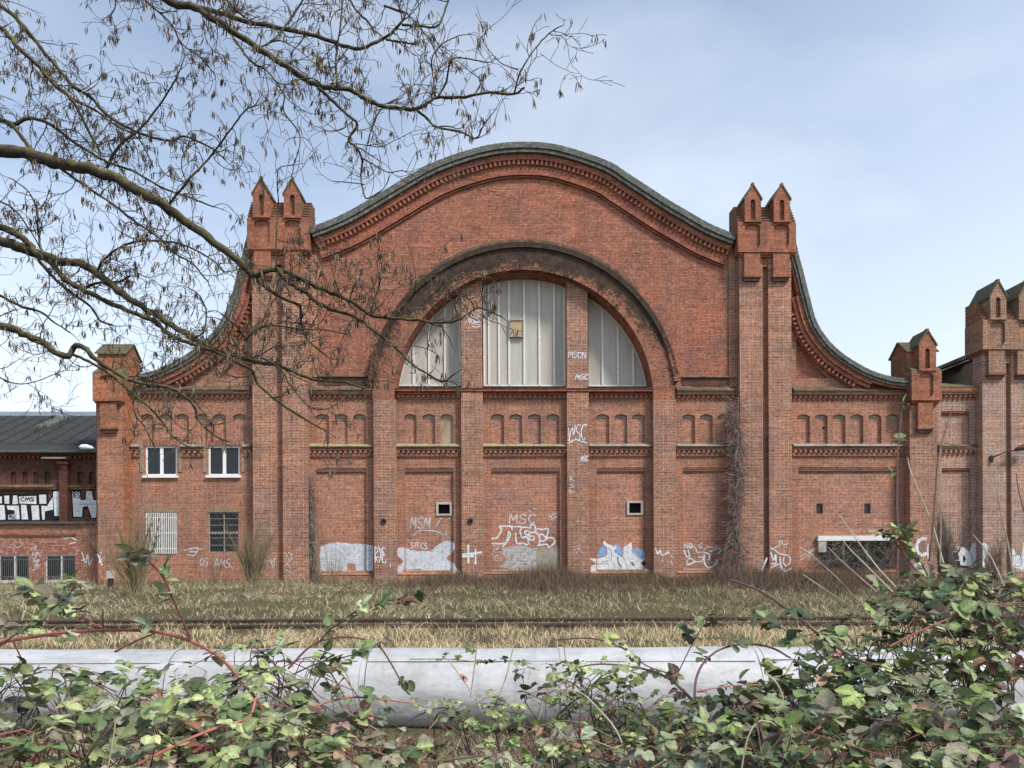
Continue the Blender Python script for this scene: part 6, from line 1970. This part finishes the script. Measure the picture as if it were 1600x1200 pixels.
for bi, (label, blobs, nl, pal, sz) in enumerate(BUSHES):
    c0 = [at(px_, py_, Y) for px_, py_, Y, *_ in blobs]
    bx = sum(c.x for c in c0) / len(c0); by = sum(c.y for c in c0) / len(c0)
    root = thing('bramble_bush', label, 'bramble bush', (bx, by, float(gz(bx, by))))
    O_ = Vector(root.location)
    lv = Leaves(); tw = MB().mat('cane')
    wts = [b[3] * b[4] for b in blobs]
    spots = []
    for _ in range(nl):
        k = BR.choices(range(len(blobs)), wts)[0]
        _, _, Y, rx, rz = blobs[k]
        while True:
            v = Vector((BR.uniform(-1, 1), BR.uniform(-1, 1), BR.uniform(-1, 1)))
            if v.length < 1 and (v.length > .55 or BR.random() < .4): break
        p = c0[k] + Vector((v.x * rx, v.y * rx * .8, v.z * rz))
        spots.append((p, v))
        out = Vector((v.x, v.y - .25, max(-.2, v.z) * .5 + BR.uniform(-.1, .4))) + Vector((BR.gauss(0, .5), BR.gauss(0, .5), 0))
        compound(lv, tw, p - O_, out, BR.uniform(*sz), pal, .035)
    lv.build(root)
    # twiggy inner canes: arching shoots from the root through the mass
    for k in range(len(blobs) * 7):
        tgt, v = BR.choice(spots)
        a = tgt - O_
        b = Vector((a.x * .5 + BR.uniform(-.5, .5), a.y * .5 + BR.uniform(-.3, .5), 0))
        mid = b.lerp(a, .55) + Vector((BR.uniform(-.12, .12), BR.uniform(-.1, .1), .10 + BR.uniform(0, .22)))
        e = a + Vector((BR.uniform(-.35, .35), BR.uniform(-.2, .1), BR.uniform(-.22, -.02)))
        f = MB().mat('cane')
        cane(f, [b, mid, a, e], BR.uniform(.0032, .005), .0016, BR.choice([REDC, BRNC, GRNC, DRKC, BRNC, PALEC, BRNC]))
        f.build('cane', root)
    for p, v in spots[::2]:
        a = p - O_
        e = a + Vector((BR.uniform(-.12, .12), BR.uniform(-.08, .08), BR.uniform(-.16, .0)))
        tw.col = BR.choice([BRNC, REDC, GRNC, DRKC])
        tw.tube([e, e.lerp(a, .5) + Vector((BR.uniform(-.02, .02), 0, .015)), a], [.002, .0018, .0014], 4, False)
    tw.build('petioles', root)['kind'] = 'stuff'
    BUSHES[bi] = root
# canes seen clearly in the photo: (bush, pixel path, distance start/end, thickness px, colour, leaves along it, leaf size)
CANES = [
 (0, [(-60, 1020), (0, 1004), (80, 991), (160, 985), (230, 986), (290, 999), (340, 1025), (372, 1058), (400, 1092), (415, 1120)], 2.4, 2.5, 6, 5, REDC, 4, .05),
 (0, [(298, 998), (283, 965), (268, 930), (252, 897), (232, 876), (226, 869)], 2.45, 2.3, 4, 2.5, (.17, .06, .07), 7, .055),
 (0, [(-20, 980), (50, 992), (90, 994)], 2.6, 2.6, 3, 3, BRNC, 1, .05),
 (0, [(0, 1010), (12, 1000), (70, 960), (105, 932), (118, 915)], 2.4, 2.2, 3, 2, BRNC, 8, .055),
 (0, [(170, 985), (130, 968), (80, 945), (40, 930)], 2.5, 2.4, 3, 2, REDC, 8, .05),
 (0, [(20, 1000), (38, 1040), (50, 1072)], 2.4, 2.5, 2.5, 2, REDC, 1, .05),
 (0, [(180, 1018), (205, 1005), (240, 990)], 2.6, 2.5, 4, 3, (.40, .16, .13), 0, .05),
 (0, [(216, 1194), (292, 1156), (345, 1135), (388, 1121), (400, 1090)], 2.0, 2.2, 5, 3.5, (.42, .15, .12), 1, .05),
 (0, [(220, 1185), (300, 1120), (370, 1075)], 2.1, 2.3, 5, 4, (.15, .13, .07), 2, .06),
 (1, [(450, 1045), (485, 1010), (520, 997), (560, 997), (590, 1008), (610, 1035), (632, 1075), (640, 1085)], 2.7, 2.8, 4, 2.5, (.17, .07, .06), 3, .04),
 (1, [(500, 1002), (520, 980), (560, 960), (595, 942), (625, 935), (640, 925)], 2.7, 2.5, 3, 1.6, BRNC, 6, .045),
 (1, [(482, 1107), (540, 1090), (590, 1092), (639, 1098)], 2.6, 2.7, 3.5, 2.5, (.36, .15, .13), 2, .045),
 (1, [(531, 1139), (563, 1120), (590, 1121), (616, 1133)], 2.6, 2.7, 3, 2, DRKC, 1, .045),
 (1, [(400, 1075), (440, 1098), (480, 1130), (560, 1165), (650, 1190), (760, 1180)], 2.5, 2.6, 4, 3.5, BRNC, 7, .055),
 (1, [(455, 1055), (500, 1035), (545, 1025), (556, 1020)], 2.8, 2.7, 2.5, 1.6, BRNC, 5, .045),
 (2, [(870, 1000), (915, 997), (950, 1003), (980, 1017), (1010, 1040), (1045, 1052)], 3.0, 2.9, 2.6, 2.2, BRNC, 5, .04),
 (2, [(1120, 1152), (1090, 1105), (1060, 1072), (1035, 1055), (990, 1042), (930, 1038), (880, 1050)], 2.8, 2.9, 6, 2, (.16, .11, .09), 6, .045),
 (2, [(847, 1077), (902, 1080), (937, 1110), (963, 1142), (984, 1191)], 2.7, 2.5, 2.6, 3, PALEC, 0, .04),
 (2, [(700, 1030), (722, 1060), (745, 1095), (760, 1130)], 3.1, 3.0, 2.4, 2, PALEC, 2, .03),
 (2, [(735, 1090), (745, 1010), (744, 975)], 3.1, 3.1, 1.8, 1.2, (.38, .26, .2), 1, .03),
 (2, [(770, 1110), (790, 1060), (803, 1010), (815, 985)], 3.0, 3.0, 2.6, 1.4, PALEC, 0, .03),
 (2, [(640, 1030), (700, 1030), (760, 1035), (800, 1032)], 3.2, 3.2, 1.8, 1.2, GRNC, 9, .026),
 (4, [(1085, 1090), (1088, 1060), (1100, 1035), (1125, 1015), (1165, 1006), (1205, 1012), (1235, 1028)], 2.6, 2.8, 3.8, 3, (.13, .07, .07), 4, .05),
 (4, [(1090, 1080), (1140, 1072), (1190, 1070)], 2.6, 2.7, 2.5, 1.8, (.36, .14, .12), 1, .045),
 (4, [(1060, 1050), (1085, 1000), (1105, 970), (1115, 965)], 2.8, 2.7, 1.8, 1.2, BRNC, 4, .045),
 (3, [(1140, 905), (1190, 925), (1240, 960), (1290, 1000), (1340, 1030), (1370, 1040)], 2.6, 2.8, 3, 4, (.11, .06, .06), 9, .055),
 (3, [(1170, 960), (1210, 975), (1260, 1005), (1300, 1040)], 2.8, 2.9, 2, 2, BRNC, 5, .05),
 (3, [(1430, 1020), (1460, 985), (1480, 950), (1500, 920), (1510, 900)], 3.0, 3.0, 7, 3, (.22, .17, .12), 8, .055),
 (3, [(1401, 900), (1403, 850), (1401, 780), (1403, 705), (1409, 640)], 3.4, 3.5, 3.2, 1.6, (.17, .085, .075), 3, .05),
 (3, [(1452, 877), (1458, 820), (1461, 778), (1466, 716), (1475, 680), (1489, 634)], 3.5, 3.6, 3.4, 1.4, (.15, .085, .075), 0, .05),
 (3, [(1474, 880), (1460, 830), (1447, 795), (1424, 739), (1418, 716)], 3.5, 3.6, 3.0, 1.4, PALEC, 0, .05),
 (3, [(1469, 880), (1470, 810), (1469, 739), (1470, 700)], 3.4, 3.4, 2.2, 1.4, (.36, .29, .2), 0, .05),
 (3, [(1584, 905), (1575, 850), (1566, 812), (1557, 761), (1556, 745)], 3.6, 3.6, 3.0, 1.4, (.36, .29, .21), 0, .05),
 (3, [(1610, 850), (1600, 798), (1591, 764), (1588, 739)], 3.6, 3.6, 2.6, 1.6, (.2, .1, .08), 0, .05),
 (3, [(1400, 918), (1370, 885), (1340, 845), (1311, 804)], 3.3, 3.5, 3.0, 1.4, PALEC, 0, .05),
 (3, [(1395, 925), (1355, 885), (1330, 860), (1316, 843)], 3.3, 3.5, 2.6, 1.4, PALEC, 0, .05),
 (3, [(1370, 925), (1330, 890), (1308, 870), (1294, 855)], 3.3, 3.5, 2.6, 1.2, (.33, .24, .18), 0, .05),
 (3, [(1345, 960), (1310, 935), (1280, 915), (1254, 897)], 3.2, 3.3, 2.4, 1.2, PALEC, 0, .05),
 (3, [(1350, 950), (1310, 905), (1270, 870), (1255, 860)], 3.2, 3.4, 2.2, 1.2, (.33, .24, .18), 0, .05),
 (3, [(1572, 925), (1560, 895), (1545, 865), (1520, 835)], 3.4, 3.5, 2.6, 1.4, PALEC, 0, .05),
 (3, [(1430, 890), (1410, 862), (1400, 850), (1395, 840), (1375, 832)], 3.2, 3.1, 2.6, 1.6, BRNC, 5, .05),
 (3, [(1450, 900), (1435, 870), (1420, 850), (1405, 830)], 3.1, 3.0, 2.4, 1.6, (.2, .08, .07), 3, .05),
 (3, [(1390, 1010), (1440, 985), (1500, 960), (1560, 945), (1620, 940)], 2.9, 3.0, 3.5, 2.5, REDC, 6, .06),
 (3, [(1230, 1170), (1225, 1100), (1215, 1070), (1195, 1050)], 2.5, 2.5, 3, 2.5, PALEC, 0, .05),
 (3, [(1200, 1190), (1260, 1150), (1310, 1120), (1340, 1110)], 2.4, 2.4, 2.4, 1.8, (.38, .33, .2), 1, .05),
]
for bi, pix, ya, yb, w0, w1, col, nlv, ls in CANES:
    root = BUSHES[bi]; O_ = Vector(root.location)
    n = len(pix)
    pts = [at(a, b, ya + (yb - ya) * i / (n - 1)) - O_ for i, (a, b) in enumerate(pix)]
    Ym = (ya + yb) / 2
    f = MB().mat('cane')
    P_ = cane(f, pts, w0 / 2400 * Ym, w1 / 2400 * Ym, col, w0 > 2.2)
    o = f.build('cane', root)
    if nlv:
        lv = Leaves(); tw = MB().mat('cane')
        pal = PALE if bi < 2 else DARKG + PALE[:3]
        for k in range(nlv):
            i = int((.25 + .72 * (k + BR.random() * .6) / nlv) * (len(P_) - 1)); i = min(i, len(P_) - 2)
            t = (P_[i + 1] - P_[i]).normalized()
            sd = Vector((BR.uniform(-1, 1), BR.uniform(-.7, .3), BR.uniform(-.2, .6)))
            compound(lv, tw, P_[i], t * .6 + sd * (1 if k % 2 else -.8) + Vector((0, 0, .3)), ls * BR.uniform(.75, 1.15), pal, .05)
        compound(lv, tw, P_[-1], (P_[-1] - P_[-2]).normalized() + Vector((0, -.2, .1)), ls * .8, pal, 0)
        lv.build(o, 'leaves')
        tw.build('petioles', o)['kind'] = 'stuff'
# dark twig stub and a rose hip
f = MB().mat('cane'); rt_ = BUSHES[0]
cane(f, [at(162, 989, 2.45) - rt_.location, at(161, 970, 2.45) - rt_.location, at(161, 951, 2.45) - rt_.location], .0028, .0022, DRKC, False)
f.build('cane', rt_)
# dead stems, bents and litter in front of the pipe
n = 15000
y = NR.uniform(2.2, 7.2, n); x = NR.uniform(-1, 1, n) * (y * .72 + .5)
P = np.stack([x, y, gz(x, y)], -1)
SC_ = [(.42, .34, .24), (.30, .23, .16), (.20, .15, .11), (.52, .44, .32), (.14, .10, .08), (.33, .20, .15)]
blades('dead_stems', P, NR.uniform(.15, .75, n) * np.interp(y, [2.2, 4, 7.2], [1.15, .85, .42]), NR.uniform(.0025, .006, n), NR.uniform(.2, 1.2, n), pick(SC_, n), label='tangled dead grass stems under the brambles', segs=5)
n = 7000
y = NR.uniform(2.4, 7.3, n); x = NR.uniform(-1, 1, n) * (y * .72 + .5)
P = np.stack([x, y, gz(x, y) + NR.uniform(0, .05, n)], -1)
blades('leaf_litter', P, NR.uniform(.04, .09, n), NR.uniform(.02, .045, n), NR.uniform(1.0, 1.6, n), pick(DEAD + SC_[:2], n), 'leaf', label='fallen brown leaves on the ground', segs=2)
n = 7500
y = NR.uniform(3.2, 7.2, n); x = NR.uniform(-1, 1, n) * (y * .72 + .3)
P = np.stack([x, y, gz(x, y)], -1)
blades('dry_stalks', P, NR.uniform(.25, .95, n) ** 1.0 * np.interp(x / y, [-.7, -.33, -.2, 0, .3, .7], [.8, .8, .55, .95, 1.0, 1.1]) * np.interp(y, [3.2, 5, 7.2], [1.1, 1.0, .62]), NR.uniform(.003, .006, n), NR.uniform(.15, 1.0, n), pick(SC_ + BROWN, n), label='thin upright dry stalks among the brambles', segs=6)
